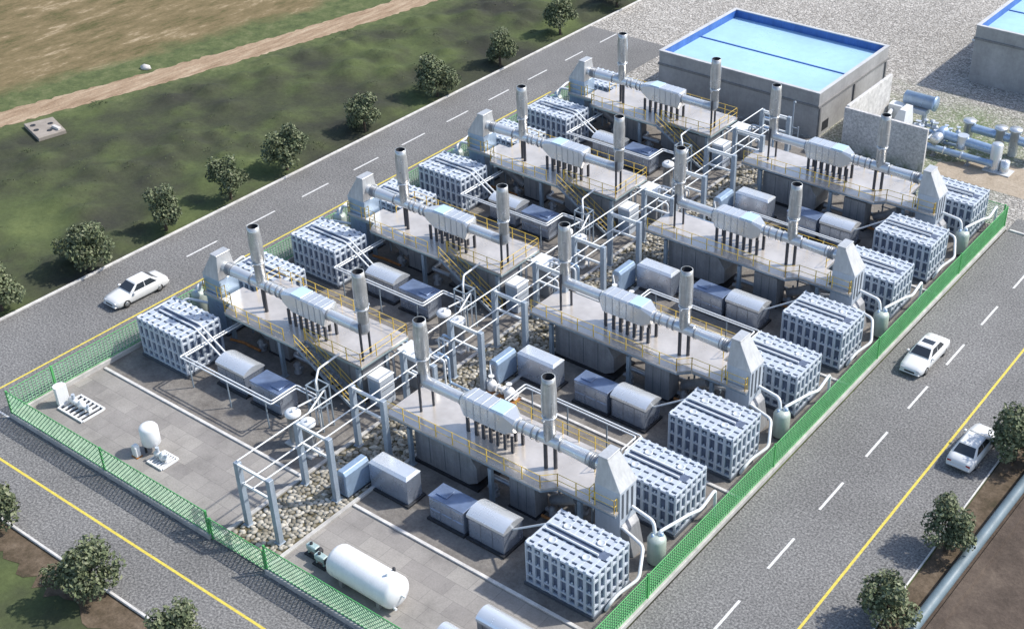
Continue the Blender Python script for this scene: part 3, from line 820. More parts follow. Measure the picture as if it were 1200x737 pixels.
# things only the left row has
root = thing('white_canopy_cabinet', 'x', 'cabinet', (18.4, 17.95, 0), 'cabinets under white flat roofs')
MB().box(17.75, 19.15, 17.4, 18.5, 0, 2.6).build('body', 'mid_grey_panel', root, bevel=.02)
MB().box(17.55, 19.35, 17.25, 18.65, 2.602, 2.75).build('roof', 'pipe_white', root, bevel=.02)
s = MB()
for y in (17.75, 18.1): s.box(19.15, 19.165, y - .015, y + .015, .2, 2.45)
s.build('door_seam', 'seam_dark', root)
repeat(root, lambda k: f'grey cabinet with a white flat roof past the inner end of the {ORD[k]} left platform')
root = thing('switch_cabinet', 'x', 'cabinet', (18.0, 15.2, 0), 'pale switch cabinets at the inner ends of the left platforms')
MB().box(17.5, 18.6, 14.5, 15.8, 0, 2.15).build('body', 'cooler_paint', root, bevel=.02)
MB().hull([(17.45, 14.45, 2.152), (18.65, 14.45, 2.152), (18.65, 15.85, 2.152), (17.45, 15.85, 2.152)], [(17.55, 14.55, 2.26), (18.55, 14.55, 2.26), (18.55, 15.75, 2.26), (17.55, 15.75, 2.26)]).build('lid', 'pipe_white', root)
MB().box(17.65, 18.45, 14.485, 14.5, .3, 1.9).build('door', 'blue_steel', root)
s = MB()
for i in range(4): s.box(18.6, 18.615, 14.65, 15.65, .5 + i * .4, .53 + i * .4)
s.build('vent_slot', 'seam_dark', root)
repeat(root, lambda k: f'pale upright switch cabinet under the inner end of the {ORD[k]} left platform')
root = thing('pipe_loop', 'x', 'piping', (11, 9, 0), 'white pipe loops beside the platforms')
for o in (0, .24):
    MB().tube([(6.2 + o, 13.8, 2.25), (6.2 + o, 8.75 + o, 2.25), (14.9 - o, 8.75 + o, 2.25), (14.9 - o, 10.85 + o, 2.25), (16.5, 10.85 + o, 2.25), (16.5, 10.85 + o, .1)], .055, 7, .15).build('pipe', 'pipe_white', root)
s = MB()
for x in (6.9, 10.6, 14.2): s.box(x - .04, x + .04, 8.85, 8.91, 0, 2.2)
for x in (16.2, 17.3):
    for y in (10.6, 11.5): s.box(x - .04, x + .04, y - .04, y + .04, 0, 3.2)
for z in (1.8, 3.14): s.box(16.16, 17.34, 10.56, 10.64, z, z + .07); s.box(16.16, 17.34, 11.46, 11.54, z, z + .07); s.box(16.16, 16.24, 10.645, 11.455, z, z + .07); s.box(17.26, 17.34, 10.645, 11.455, z, z + .07)
s.build('stand', 'column_paint', root)
MB().tube([(16.7, 11.0, .1), (16.7, 11.0, 3.4), (15.9, 12.0, 3.5), (15.6, 14.1, 3.35)], .07, 8, .2).tube([(17.0, 10.7, .1), (17.0, 10.7, 2.6), (16.9, 9.2, 2.7)], .06, 8, .2).tube([(17.1, 11.3, .1), (17.1, 11.3, 2.9), (17.9, 9.2, 2.75)], .06, 8, .2).build('pipe', 'pipe_white', root)
repeat(root, lambda k: f'pair of bent white pipes round the cabinets before the {ORD[k]} left platform')
for i, (x, y, nm) in enumerate(((16.7, 8.9, 'left'), (18.15, 8.75, 'right'))):
    root = thing('upright_vessel', 'x', 'tank', (x, y, 0), 'pairs of upright vessels before the left platforms')
    MB().box(x - .55, x + .55, y - .55, y + .55, 0, .14).build('plinth', 'stone_white', root, bevel=.02)
    v = MB().lathe((x, y, 0), [(.14, .40), (.5, .42), (2.2, .42), (2.22, .5), (2.36, .5), (2.5, .36), (2.55, .001)], 18).build('vessel', 'stack_steel', root)
    MB().lathe((x, y, 0), [(2.21, .505), (2.38, .505), (2.52, .36), (2.57, .001)], 18, cap0=False).lathe((x + .15, y - .1, 0), [(2.4, .08), (2.7, .08), (2.71, .001)], 8).build('cap', 'tank_white', v)
    MB().tube([(x + .42, y, .6), (x + .75, y, .6), (x + .75, y, .1)], .07, 8, .1).build('pipe', 'pipe_white', root)
    repeat(root, lambda k, nm=nm: f'{nm} one of two upright steel vessels with white caps, {ORD[k]} left platform')

# ------------------------------------------------------------------ pipe rack over the cobbles
root = thing('pipe_rack_frame', 'x', 'pipe rack', (21.3, 2.05, 0), 'grey frames of the pipe rack over the cobbles')
for x in (20.02, 22.62):
    MB().box(x - .17, x + .17, 1.88, 2.22, 0, 4.65).box(x - .25, x + .25, 1.8, 2.3, 0, .1).build('post', 'rack_paint', root, bevel=.02)
for z, y in ((4.6, 1.95), (4.33, 2.15)): MB().box(20.19, 22.45, y - .07, y + .07, z - .08, z + .06).build('top_beam', 'pipe_white', root)
MB().box(20.19, 22.45, 1.99, 2.11, 3.1, 3.24).build('cross_beam', 'pipe_white', root)
names = ['first (nearest the camera)', 'second', 'third', 'fourth', 'fifth', 'sixth', 'seventh', 'eighth', 'ninth', 'tenth', 'eleventh', 'twelfth', 'thirteenth', 'last']
for k in range(14):
    o = root if k == 0 else copy_tree(root)
    o.location = (21.3, 2.05 + 4.455 * k, 0)
    o['label'] = f'grey two-post rack frame over the cobbles, {names[k]} going up the strip'
ye = 2.05 + 4.455 * 13
for x, z, l in ((20.02, 4.72, 'long thin white pipe along the left post tops of the rack'), (20.35, 3.3, 'left one of two white pipes on the lower beams of the rack'), (21.1, 3.3, 'right one of two white pipes on the lower beams of the rack')):
    o = MB().tube([(x, 2.05, z), (x, ye, z)], .045, 8).build('rack_pipe', 'pipe_white'); tag(o, l, 'pipe', 'long pipes on the rack')
for side in (1, -1):
    T, fl = tf(side); m = lambda: MB(T, fl)
    root = thing('branch_piping', 'x', 'piping', T(1.4, 3.8, 0), 'branch pipes between the rack and the platforms')
    u0 = .0 if side == 1 else .25
    for i, (v, z, ue) in enumerate(((2.3, 2.9, 3.6), (2.75, 2.9, 3.1), (4.3, 1.9, 5.2), (4.7, 1.9, 5.6))):
        m().tube([(u0, v, 3.25), (u0 + .9, v, 3.25), (u0 + .9, v, z - .6), (ue, v, z - .6), (ue, v - .8, z - .6), (ue, v - .8, .2)], .07 + .02 * (i % 2), 8, .2).build('pipe', ('pipe_white', 'steel_silver', 'pipe_white', 'blue_steel')[i], root)
    for u in (1.0, 2.4): m().box(u - .06, u + .06, 4.4, 4.6, 0, 1.3).box(u - .06, u + .06, 2.45, 2.6, 0, 2.2).build('support', 'column_paint', root)
    for u, v in ((1.6, 5.2), (2.2, 3.4)):
        b = m().lathe((u, v, 0), [(0, .26), (.1, .26), (.1, .17), (.65, .19), (.8, .08), (.81, .001)], 12).cyl((u - .4, v, .42), (u + .4, v, .42), .13, n=10).build('pump', 'steel_silver', root)
    repeat(root, (lambda w: lambda k: f'branch pipes and small pumps between the rack and the {ORD[k]} {w} platform')(SIDE[side]))
# ------------------------------------------------------------------ front yards
def grate_pump(x0, x1, y0, y1, label):
    root = thing('pump_skid', label, 'pump', ((x0 + x1) / 2, (y0 + y1) / 2, 0), 'white pump sets on slatted frames')
    g = MB(); n = 6
    for y in (y0, y1): g.box(x0, x1, y - .06, y + .06, .03, .16)
    for i in range(n + 1):
        x = x0 + (x1 - x0) * i / n; g.box(x - .05, x + .05, y0 + .06, y1 - .06, .035, .15)
    g.build('slatted_frame', 'tank_white', root)
    MB().box(x0 + .05, x1 - .05, y0 + .07, y1 - .07, .014, .03).build('pit', 'dark_iron', root)
    cx, cy = (x0 + x1) / 2, (y0 + y1) / 2; L = (x1 - x0) * .42
    b = MB().lathe((cx, cy, .42), [(-L, .12), (-L, .2), (-.25, .2), (-.2, .13), (0, .13), (.02, .26), (.25, .26), (.28, .14), (L, .14)], 12, 'x')
    b.lathe((cx + .14, cy, 0), [(.3, .2), (.7, .2), (.8, .1), (.9, .001)], 12)
    b.build('pump', 'tank_white', root)
    MB().cyl((cx - L * .6, cy, .55), (cx - L * .6, cy, .95), .12, n=8).cyl((cx + L * .8, cy, .4), (cx + L * .8, cy, .75), .09, n=8).build('valve', 'cooler_paint', root)
grate_pump(1.7, 4.2, 2.2, 3.9, 'white pump on a slatted frame in the left corner of the yard')
grate_pump(10.75, 12.1, 2.15, 3.4, 'small white pump on a slatted frame beside the upright white tank')
root = thing('curved_shield', 'white upright half-round block near the corner of the front fence', 'shield', (1.5, 2.75, 0))
pr = [(.42 * math.cos(t), .42 * math.sin(t)) for t in [(.35 + i * .16) * PI for i in range(9)]]
pr = [(1.5 + a, 2.75 + b) for a, b in pr]
MB().prism(pr, 'z', .12, 1.45).build('panel', 'tank_white', root)
MB().box(1.1, 1.9, 2.55, 3.1, .012, .12).build('foot', 'stone_white', root)
root = thing('white_tank', 'upright white rounded tank on dark legs in the left yard', 'tank', (10.1, 3.1, 0))
MB().lathe((10.1, 3.1, 0), [(.55, .3), (.6, .5), (.7, .58), (1.8, .58), (1.95, .5), (2.02, .3), (2.04, .001)], 24).build('vessel', 'tank_white', root)
for a in range(3): MB().cyl((10.1 + .42 * math.cos(a * 2.1), 3.1 + .42 * math.sin(a * 2.1), .012), (10.1 + .42 * math.cos(a * 2.1), 3.1 + .42 * math.sin(a * 2.1), .6), .07, n=8).build('leg', 'dark_iron', root)
root = thing('tank_side_box', 'small white rounded box leaning beside the upright white tank', 'box', (9.75, 2.2, 0))
MB().prism([(9.5, .05), (9.95, .05), (9.95, .75), (9.86, .9), (9.6, .9), (9.5, .75)], 'y', 2.0, 2.35).build('shell', 'tank_white', root, bevel=.04)
MB().box(9.45, 10.0, 1.95, 2.4, .012, .06).build('foot', 'rust_orange', root)
# horizontal tank
root = thing('horizontal_tank', 'big white horizontal tank with domed ends behind the front fence', 'tank', (29.3, 2.35, 0))
zc, R_ = 1.05, .95
prof = [(-2.55 + .5 * (1 - math.cos(t)), R_ * math.sin(t)) for t in [i / 6 * PI / 2 for i in range(7)]]
prof = [(a, max(b, .001)) for a, b in prof]
prof = prof + [(-a, b) for a, b in prof[::-1]]
v = MB().lathe((29.3, 2.35, zc), prof, 32, 'x').build('vessel', 'tank_white', root)
MB().cyl((31.8, 2.35, zc + .05), (32.1, 2.35, zc + .05), .07, n=10).cyl((31.55, 1.9, .45), (31.85, 1.85, .45), .08, n=10).cyl((30.9, 2.35, 1.98), (30.9, 2.35, 2.2), .08, n=10).build('nozzle', 'tank_white', v)
MB().lathe((30.75, 3.0, 0), [(1.7, .09), (1.95, .09), (1.96, .001)], 8).build('gauge', 'dark_iron', v)
for x in (27.9, 30.7): MB().prism([(1.6, .012), (3.1, .012), (3.1, .55), (2.85, .3), (2.35, .16), (1.85, .3), (1.6, .55)], 'x', x - .12, x + .12).build('saddle', 'mid_grey_panel', root)
for i, (x, y) in enumerate(((24.9, 2.5), (25.85, 2.2))):
    root = thing('motor_pump', f'{"left" if i == 0 else "right"} one of two pale green motor pumps by the horizontal tank', 'pump', (x, y, 0), 'pale green pumps beside the horizontal tank')
    MB().box(x - .5, x + .5, y - .28, y + .28, .012, .1).build('base', 'dark_iron', root)
    MB().box(x - .38, x + .38, y - .2, y + .2, .42, .78).box(x - .33, x - .23, y - .18, y + .18, .1, .42).box(x + .23, x + .33, y - .18, y + .18, .1, .42).build('motor', 'pump_green', root, bevel=.05)
    MB().lathe((x + .42, y, .58), [(0, .2), (.06, .24), (.2, .2), (.3, .1), (.31, .001)], 12, 'x').cyl((x - .1, y, .78), (x - .1, y, .9), .09, n=8).build('coupling', 'dark_iron', root)
for i, (x0, x1, y0, y1, lab) in enumerate(((36.4, 40.2, 3.05, 4.25, 'long silver housing with a rounded lid behind the front fence, nearer the cooler'), (35.45, 39.2, .95, 2.05, 'long silver housing with a rounded lid right against the front fence'))):
    root = thing('round_lid_housing', lab, 'housing', ((x0 + x1) / 2, (y0 + y1) / 2, 0), 'long silver housings in the right yard')
    MB().box(x0 + .03, x1 - .03, y0 + .03, y1 - .03, .012, 1.55).build('body', 'dark_grey_panel', root, bevel=.02)
    pr = [(y0, 1.4)] + [(y0 + (y1 - y0) * t, 1.6 + .32 * math.sin(PI * t) ** .7) for t in [j / 12 for j in range(13)]] + [(y1, 1.4)]
    MB().prism(pr, 'x', x0, x1).build('lid', 'box_roof', root)
    s = MB()
    for j in range(4): s.box(x0 + .4 + j * .9, x0 + .43 + j * .9, y0 + .02, y0 + .04, .2, 1.35)
    s.build('door_seam', 'seam_dark', root)

# ------------------------------------------------------------------ far buildings and walls
def blue_roof_building(x0, x1, y0, y1, h, label, par=.75):
    root = thing('flat_roof_building', label, 'building', ((x0 + x1) / 2, y0, 0), 'grey buildings with blue roofs')
    t = .25
    MB().box(x0, x1, y0, y1, -.01, h - 1.35).build('wall', 'wall_grey', root)
    MB().box(x0 - .1, x1 + .1, y0 - .1, y1 + .1, h - 1.35, h - 1.15).build('band', 'wall_band', root)
    p = MB()
    for a in ((x0, x1, y0, y0 + t), (x0, x1, y1 - t, y1), (x0, x0 + t, y0 + t, y1 - t), (x1 - t, x1, y0 + t, y1 - t)): p.box(*a, h - 1.15, h)
    po = p.build('parapet', 'wall_grey', root)
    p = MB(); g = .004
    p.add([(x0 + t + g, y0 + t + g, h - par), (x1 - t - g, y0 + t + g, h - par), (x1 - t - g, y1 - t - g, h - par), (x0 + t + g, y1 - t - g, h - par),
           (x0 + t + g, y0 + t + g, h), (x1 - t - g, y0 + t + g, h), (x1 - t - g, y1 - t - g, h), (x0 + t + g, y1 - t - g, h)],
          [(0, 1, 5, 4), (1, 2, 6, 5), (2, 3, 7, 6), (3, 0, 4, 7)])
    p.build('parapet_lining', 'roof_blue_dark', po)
    MB().box(x0 + t, x1 - t, y0 + t, y1 - t, h - 1.14, h - par).build('roof', 'roof_blue_light', root)
    ym = (y0 + y1) / 2
    MB().box(x0 + t + .05, x1 - t - .05, ym - .07, ym + .07, h - par, h - par + .08).build('roof_seam', 'roof_blue_dark', root)
    c = MB()
    for a in ((x0 - .05, x1 + .05, y0 - .05, y0 + t + .03), (x0 - .05, x1 + .05, y1 - t - .03, y1 + .05), (x0 - .05, x0 + t + .03, y0 + t + .03, y1 - t - .03), (x1 - t - .03, x1 + .05, y0 + t + .03, y1 - t - .03)): c.box(*a, h + .002, h + .08)
    c.build('coping', 'cap_grey', root)
    for y in (y0 + .25, (y0 + y1) / 2, y1 - .4): MB().box(x1, x1 + .14, y - .12, y + .12, 0, h - 1.36).build('pilaster', 'wall_band', root)
    MB().box(x1, x1 + .02, y0 + 1.0, y0 + 2.2, .3, 1.2).build('vent', 'dark_iron', root)
    MB().cyl((x0, y0 + 1.0, h - 1.9), (x0 - .6, y0 + 1.0, h - 1.9), .1, n=8).build('wall_lamp', 'pipe_white', root)
    return root
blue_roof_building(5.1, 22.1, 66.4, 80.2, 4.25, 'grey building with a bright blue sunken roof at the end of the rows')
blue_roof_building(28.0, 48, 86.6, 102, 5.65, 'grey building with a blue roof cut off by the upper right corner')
o = MB().box(24.9, 32.65, 65.75, 66.05, 0, 4.0).build('concrete_wall', 'rough_concrete', base=(28.8, 65.9, 0), bevel=.02); tag(o, 'rough grey concrete screen wall facing the engine rows', 'wall', 'rough concrete screen walls')
paint('wall_sunlit', (.72, .71, .69), .8, 0, .35, 2.2, .08, .5)  # concrete made lighter in colour to stand for the sun on this wall
o = MB().box(24.9, 25.2, 66.055, 74.6, 0, 4.1).build('concrete_wall', 'wall_sunlit', base=(25, 70, 0), bevel=.02); tag(o, 'sunlit concrete screen wall running back beside the blue roofed building', 'wall', 'rough concrete screen walls')
root = thing('vent_pole', 'thin grey pole with short side arms before the blue roofed building', 'pole', (21.4, 63.0, 0))
MB().cyl((21.4, 63, 0), (21.4, 63, 4.6), .07, n=8).cyl((21.4, 63, 4.55), (21.55, 63, 4.62), .1, n=8).build('mast', 'rack_paint', root)
MB().cyl((20.8, 63, 2.2), (22.0, 63, 2.2), .05, n=6).cyl((20.8, 63, 1.9), (20.8, 63, 2.5), .06, n=6).cyl((22.0, 63, 1.2), (22.0, 63, 2.4), .06, n=6).build('side_arm', 'rack_paint', root)
# ------------------------------------------------------------------ gas metering station
root = thing('gas_filter', 'shiny blue cylinder on a white valve frame behind the concrete wall', 'gas filter', (28.6, 72.5, 0))
MB().lathe((27.9, 75.3, 2.0), [(-1.5, .001), (-1.5, .55), (-1.45, .62), (1.35, .62), (1.38, .7), (1.55, .7), (1.55, .001)], 22, 'x').build('vessel', 'blue_steel', root)
MB().box(26.9, 28.8, 74.6, 75.6, .9, 1.36).box(27.0, 27.3, 74.8, 75.4, 0, .9).box(28.4, 28.7, 74.8, 75.4, 0, .9).build('cradle', 'cooler_paint', root, bevel=.03)
MB().hull([(26.6, 71.2, 0), (28.2, 71.2, 0), (28.2, 73.6, 0), (26.6, 73.6, 0)], [(27.4, 71.9, 2.2), (28.0, 71.9, 2.2), (28.0, 73.4, 2.2), (27.4, 73.4, 2.2)]).build('side_panel', 'pipe_white', root)
s = MB(); r_ = random.Random(4)
for i in range(9):
    x = 28.3 + r_.uniform(0, 1.8); y = 71.5 + r_.uniform(0, 2.6); z = r_.uniform(.5, 1.2)
    s.lathe((x, y, 0), [(0, .1), (z, .1), (z, .22), (z + .12, .22), (z + .14, .001)], 10).cyl((x - .5, y, z * .6), (x + .5, y, z * .6), .12, n=8)
s.build('valve', 'cooler_paint', root)
root = thing('duct_box', 'white box on a slanted white strut beside the blue cylinder', 'box', (25.9, 73.4, 0))
MB().box(25.4, 26.7, 74.0, 75.0, 0, 1.5).build('body', 'pipe_white', root, bevel=.03)
MB().tube([(25.8, 73.9, 1.0), (26.0, 71.5, .3)], .2, 8).build('strut', 'pipe_white', root)
root = thing('gas_pipeline', 'blue grey gas pipe on posts running right from the concrete wall', 'pipeline', (34, 69.6, 0), 'blue grey gas pipes')
Yg = 70.3
MB().lathe((32.0, Yg, 1.55), [(-.1, .001), (-.1, .5), (1.1, .5)], 12, 'y').cyl((31.8, Yg + .5, 1.55), (37.3, Yg, 1.55), .42, n=16).build('pipe', 'blue_steel', root)
MB().lathe((32.05, Yg - 1.2, 1.55), [(0, .001), (0, .42), (1.9, .42), (1.9, .001)], 16, 'y').build('end_flange', 'steel_bright', root)
MB().cyl((30.8, Yg - .9, .75), (37.4, Yg - .9, .75), .3, n=14).build('pipe', 'blue_steel', root)
f = MB()
for x in (33.0, 34.6): f.lathe((x, Yg - .9, .75), [(-.06, .4), (.06, .4)], 14, 'x')
f.cyl((34.1, Yg + .2, .9), (34.1, Yg + .2, 2.1), .5, n=16)
f.build('flange', 'steel_bright', root)
for x in (32.0, 35.2): MB().cyl((x, Yg - .9, 0), (x, Yg - .9, .7), .12, n=8).box(x - .2, x + .2, Yg - 1.2, Yg - .6, 0, .08).build('support', 'mid_grey_panel', root)
root = thing('gas_post', 'tall white pipe post on a round foot at the near end of the gas pipe', 'post', (37.4, 69.9, 0))
MB().lathe((37.4, 69.9, 0), [(.1, .5), (2.4, .5), (2.5, .42), (2.52, .001)], 18).build('riser', 'steel_bright', root)
MB().lathe((38.3, 69.9, 0), [(.1, .4), (1.1, .4), (1.2, .001)], 14).build('drain_pot', 'steel_bright', root)
MB().box(36.6, 39.0, 69.2, 70.6, 0, .1).build('foot', 'cap_grey', root, bevel=.02)
root = thing('gas_pipeline', 'rear blue grey gas pipe with white capped risers', 'pipeline', (37, 74, 0), 'blue grey gas pipes')
MB().cyl((33.6, 73.6, 1.5), (46, 73.9, 1.2), .4, n=16).build('pipe', 'blue_steel', root)
for x, z in ((33.4, 2.0), (36.3, 2.1), (37.6, 2.3), (40.3, 2.4)): MB().lathe((x, 73.5, 0), [(0, .42), (z, .42), (z, .58), (z + .25, .58), (z + .28, .001)], 16).build('riser', 'steel_bright', root)
root = thing('valve_cluster', 'dense cluster of small pipes and valves between the blue cylinder and the gas pipe', 'valves', (31, 72.5, 0))
r_ = random.Random(9)
for i in range(10):
    x = 29.3 + .42 * i; y = 71.3 + r_.uniform(-.5, 1.6); z = r_.uniform(.9, 1.6)
    v = MB().lathe((x, y, 0), [(0, .12), (z, .12), (z, .24), (z + .1, .24), (z + .25, .12), (z + .26, .001)], 10).build('valve', 'cooler_paint', root)
    MB().cyl((x, y, z + .25), (x, y, z + .5), .04, n=6).lathe((x, y, z + .48), [(0, .2), (.05, .2)], 10).build('handwheel', 'steel_bright', v)
for y, z in ((71.0, .7), (71.9, .9), (72.7, .6)): MB().cyl((28.6, y, z), (33.6, y, z), .15, n=10).build('pipe', 'blue_steel', root)
for x in (29.4, 30.8, 32.2): MB().cyl((x, 70.6, .8), (x, 73.0, .8), .12, n=10).build('pipe', 'steel_bright', root)
# concrete pad beyond the path
root = thing('concrete_pad', 'weathered square concrete pad with four dark holes beside the dirt path', 'concrete pad', (-35.3, 26.6, 0))
q = [(-37.4, 26.0), (-33.7, 25.0), (-33.2, 27.5), (-36.6, 28.5)]
MB().hull([(*p, -.06) for p in q], [(*p, .3) for p in q]).build('slab', 'pad_concrete', root, bevel=.03)
MB().box(-34.6, -33.6, 27.0, 27.35, .3, .55).build('lip', 'stone_white', root, bevel=.03)
h = MB()
for x, y in ((-36.4, 26.3), (-35.3, 25.9), (-35.5, 27.5), (-34.3, 26.6)): h.lathe((x, y, 0), [(.301, .24), (.34, .24), (.34, .14), (.31, .12), (.305, .001)], 14, cap0=False)
h.build('hole', 'dark_iron', root)
b = MB().add(iv * np.array([.7, .5, .3]) * (1 + .15 * np.sin(iv @ np.array([2, 3, 1.])))[:, None] + np.array([-39.6, 41.2, .1]), iF, True).build('boulder', 'stone_white', base=(-39.6, 41.2, 0)); tag(b, 'small white boulder on the far side of the dirt path', 'rock')
# pale blue pipe along the bottom right
root = thing('blue_pipeline', 'thick pale blue pipe along the brown earth at the lower right', 'pipeline', (54.6, 20, 0))
MB().tube([(54.1, 4, .3), (54.55, 20, .3), (55.0, 36, .3), (55.6, 60, .3)], .33, 14).build('pipe', 'pale_blue_pipe', root)
MB().add([(54.55, 4, -.03), (55.2, 4, -.03), (56.7, 60, -.03), (56.05, 60, -.03)] + [(54.6, 4, .1), (55.15, 4, .1), (56.65, 60, .1), (56.1, 60, .1)], [(4, 5, 6, 7), (0, 1, 5, 4), (1, 2, 6, 5), (2, 3, 7, 6), (3, 0, 4, 7)]).build('bedding', 'brown_soil', root)

# ------------------------------------------------------------------ cars
def car(name, label, loc, rot, hatch=False):
    root = thing(name, label, 'car', (0, 0, 0), 'white cars on the roads')
    # stations along x (front = +x): x, half width at sill, half width at belt, belt z, bottom z
    L = 4.6; W = .86
    st = [(-2.28, .70, .68, .62, .38), (-2.2, .80, .80, .84, .24), (-1.7, .85, .84, .90, .2), (-1.35, .86, .85, .90, .2), (-.4, .86, .86, .90, .2), (.75, .86, .85, .88, .2), (1.35, .85, .83, .82, .2), (1.95, .82, .79, .74, .2), (2.2, .74, .72, .66, .25), (2.32, .62, .60, .52, .34)]
    vs = []
    for x, ws, wb, zb, z0 in st:
        zm = z0 + (zb - z0) * .62
        vs += [(x, -ws * .93, z0), (x, -ws, z0 + .12), (x, -ws * 1.01, zm), (x, -wb * .97, zb - .02), (x, -wb * .55, zb + .02), (x, wb * .55, zb + .02), (x, wb * .97, zb - .02), (x, ws * 1.01, zm), (x, ws, z0 + .12), (x, ws * .93, z0)]
    fs = []
    n = 10
    for i in range(len(st) - 1):
        for k in range(n):
            j = (k + 1) % n; fs.append((i * n + k, (i + 1) * n + k, (i + 1) * n + j, i * n + j))
    fs += [tuple(range(n)), tuple(reversed(range((len(st) - 1) * n, len(st) * n)))]
    body = MB().add(vs, [tuple(reversed(f)) for f in fs], True).build('body', 'car_white', root, base=(0, 0, 0))
    # cabin
    bx = [(-1.62, .78), (.98, .78)]; tx = [(-.98, .58), (.28, .58)]; zb, zt = .88, 1.36
    A = [(-1.7, -.77, zb), (1.0, -.77, zb), (1.0, .77, zb), (-1.7, .77, zb)]; B = [(-1.0, -.58, zt), (.25, -.58, zt), (.25, .58, zt), (-1.0, .58, zt)]
    MB().hull(A, B).build('cabin', 'car_white', root, bevel=.07, base=(0, 0, 0))
    def lerp(p, q, t): return tuple(a + (b - a) * t for a, b in zip(p, q))
    def pane(a, b, c, d, nm, s0=.06, s1=.94, t0=.12, t1=.88):
        # a,b bottom edge; c,d top edge
        q = []
        for s, t in ((s0, t0), (s1, t0), (s1, t1), (s0, t1)): q.append(Vector(lerp(lerp(a, b, s), lerp(d, c, s), t)))
        nn = (q[1] - q[0]).cross(q[3] - q[0]).normalized()
        q0 = [p - nn * .02 for p in q]; q1 = [p + nn * .012 for p in q]
        MB().hull(q0, q1).build(nm, 'glass_dark', root, base=(0, 0, 0))
    pane(A[1], A[2], B[2], B[1], 'windscreen'); pane(A[3], A[0], B[0], B[3], 'rear_window')
    pane(A[0], A[1], B[1], B[0], 'side_window', .12, .5); pane(A[0], A[1], B[1], B[0], 'side_window', .53, .9)
    pane(A[2], A[3], B[3], B[2], 'side_window', .1, .47); pane(A[2], A[3], B[3], B[2], 'side_window', .5, .88)
    for x in (1.42, -1.38):
        for s in (-1, 1):
            w = MB().lathe((x, s * .76, .31), [(-.1, .2), (-.1, .29), (-.07, .31), (.07, .31), (.1, .29), (.1, .2)], 18, 'y').build('wheel', 'tyre_black', root, base=(0, 0, 0))
            MB().lathe((x, s * .85, .31), [(-.02, .2), (.02, .18), (.03, .05), (.031, .001)] if s > 0 else [(-.031, .001), (-.03, .05), (-.02, .18), (.02, .2)], 14, 'y').build('rim', 'rim_metal', w, base=(0, 0, 0))
    for s in (-1, 1):
        MB().box(2.16, 2.3, s * .42, s * .68, .5, .64).build('headlight', 'lamp_glass', root, bevel=.03, base=(0, 0, 0))
        MB().box(-2.27, -2.15, s * .45, s * .74, .58, .74).build('tail_light', 'lamp_red', root, bevel=.03, base=(0, 0, 0))
        MB().box(.62, .82, s * .84, s * 1.0, .86, .98).build('mirror', 'car_white', root, bevel=.03, base=(0, 0, 0))
    MB().box(2.28, 2.35, -.36, .36, .38, .5).build('grille', 'dark_iron', root, base=(0, 0, 0))
    MB().box(2.2, 2.37, -.72, .72, .28, .37).box(-2.34, -2.15, -.74, .74, .36, .5).build('bumper', 'car_white', root, bevel=.03, base=(0, 0, 0))
    root.location = loc; root.rotation_euler = (0, 0, rot)
    return root
car('parked_car', 'white saloon car driving beside the long dashed line of the left road', (-5.45, 13.9, 0), -PI / 2 - .03)
c2 = car('white_car', 'white saloon with a dark sunroof close to the right fence', (44.55, 40.1, 0), -PI / 2 - .02)
MB().box(-.62, -.12, -.42, .42, 1.352, 1.372).build('sunroof', 'glass_dark', c2, base=(0, 0, 0))
c3 = car('white_car', 'white saloon beyond the yellow line of the right road beside a tree', (51.15, 32.7, 0), PI / 2 - .02)
c4 = car('white_car', 'white saloon at the bottom edge on the road before the front fence', (29.2, -5.0, 0), PI + .0)
c3.name = 'white_car'; bpy.data.objects['parked_car'].name = 'white_car'

# ------------------------------------------------------------------ vegetation
def leaf_mesh(name, blobs, n, size, mat, seed):
    r = np.random.default_rng(seed); w = np.array([b[3] * b[4] for b in blobs]); w = w / w.sum()
    idx = r.choice(len(blobs), n, p=w); B = np.array(blobs)[idx]
    d = r.normal(size=(n, 3)); d /= np.linalg.norm(d, axis=1)[:, None]
    rad = r.uniform(0, 1, n) ** .30
    p = B[:, :3] + d * rad[:, None] * np.stack([B[:, 3], B[:, 3], B[:, 4]], 1)
    nrm = d * .7 + r.normal(size=(n, 3)) * .6 + np.array([0, 0, .35]); nrm /= np.linalg.norm(nrm, axis=1)[:, None]
    a = np.cross(nrm, r.normal(size=(n, 3))); a /= np.linalg.norm(a, axis=1)[:, None]; b = np.cross(nrm, a)
    s = size * r.uniform(.6, 1.4, n)[:, None]
    q = np.stack([p - a * s, p - b * s * .62 + nrm * s * .15, p + a * s, p + b * s * .62 + nrm * s * .15], 1).reshape(-1, 3)
    f = np.arange(4 * n).reshape(n, 4)
    me = bpy.data.meshes.new(name); me.from_pydata(q.tolist(), [], f.tolist()); me.materials.append(MATS[mat]); me.update(); return me
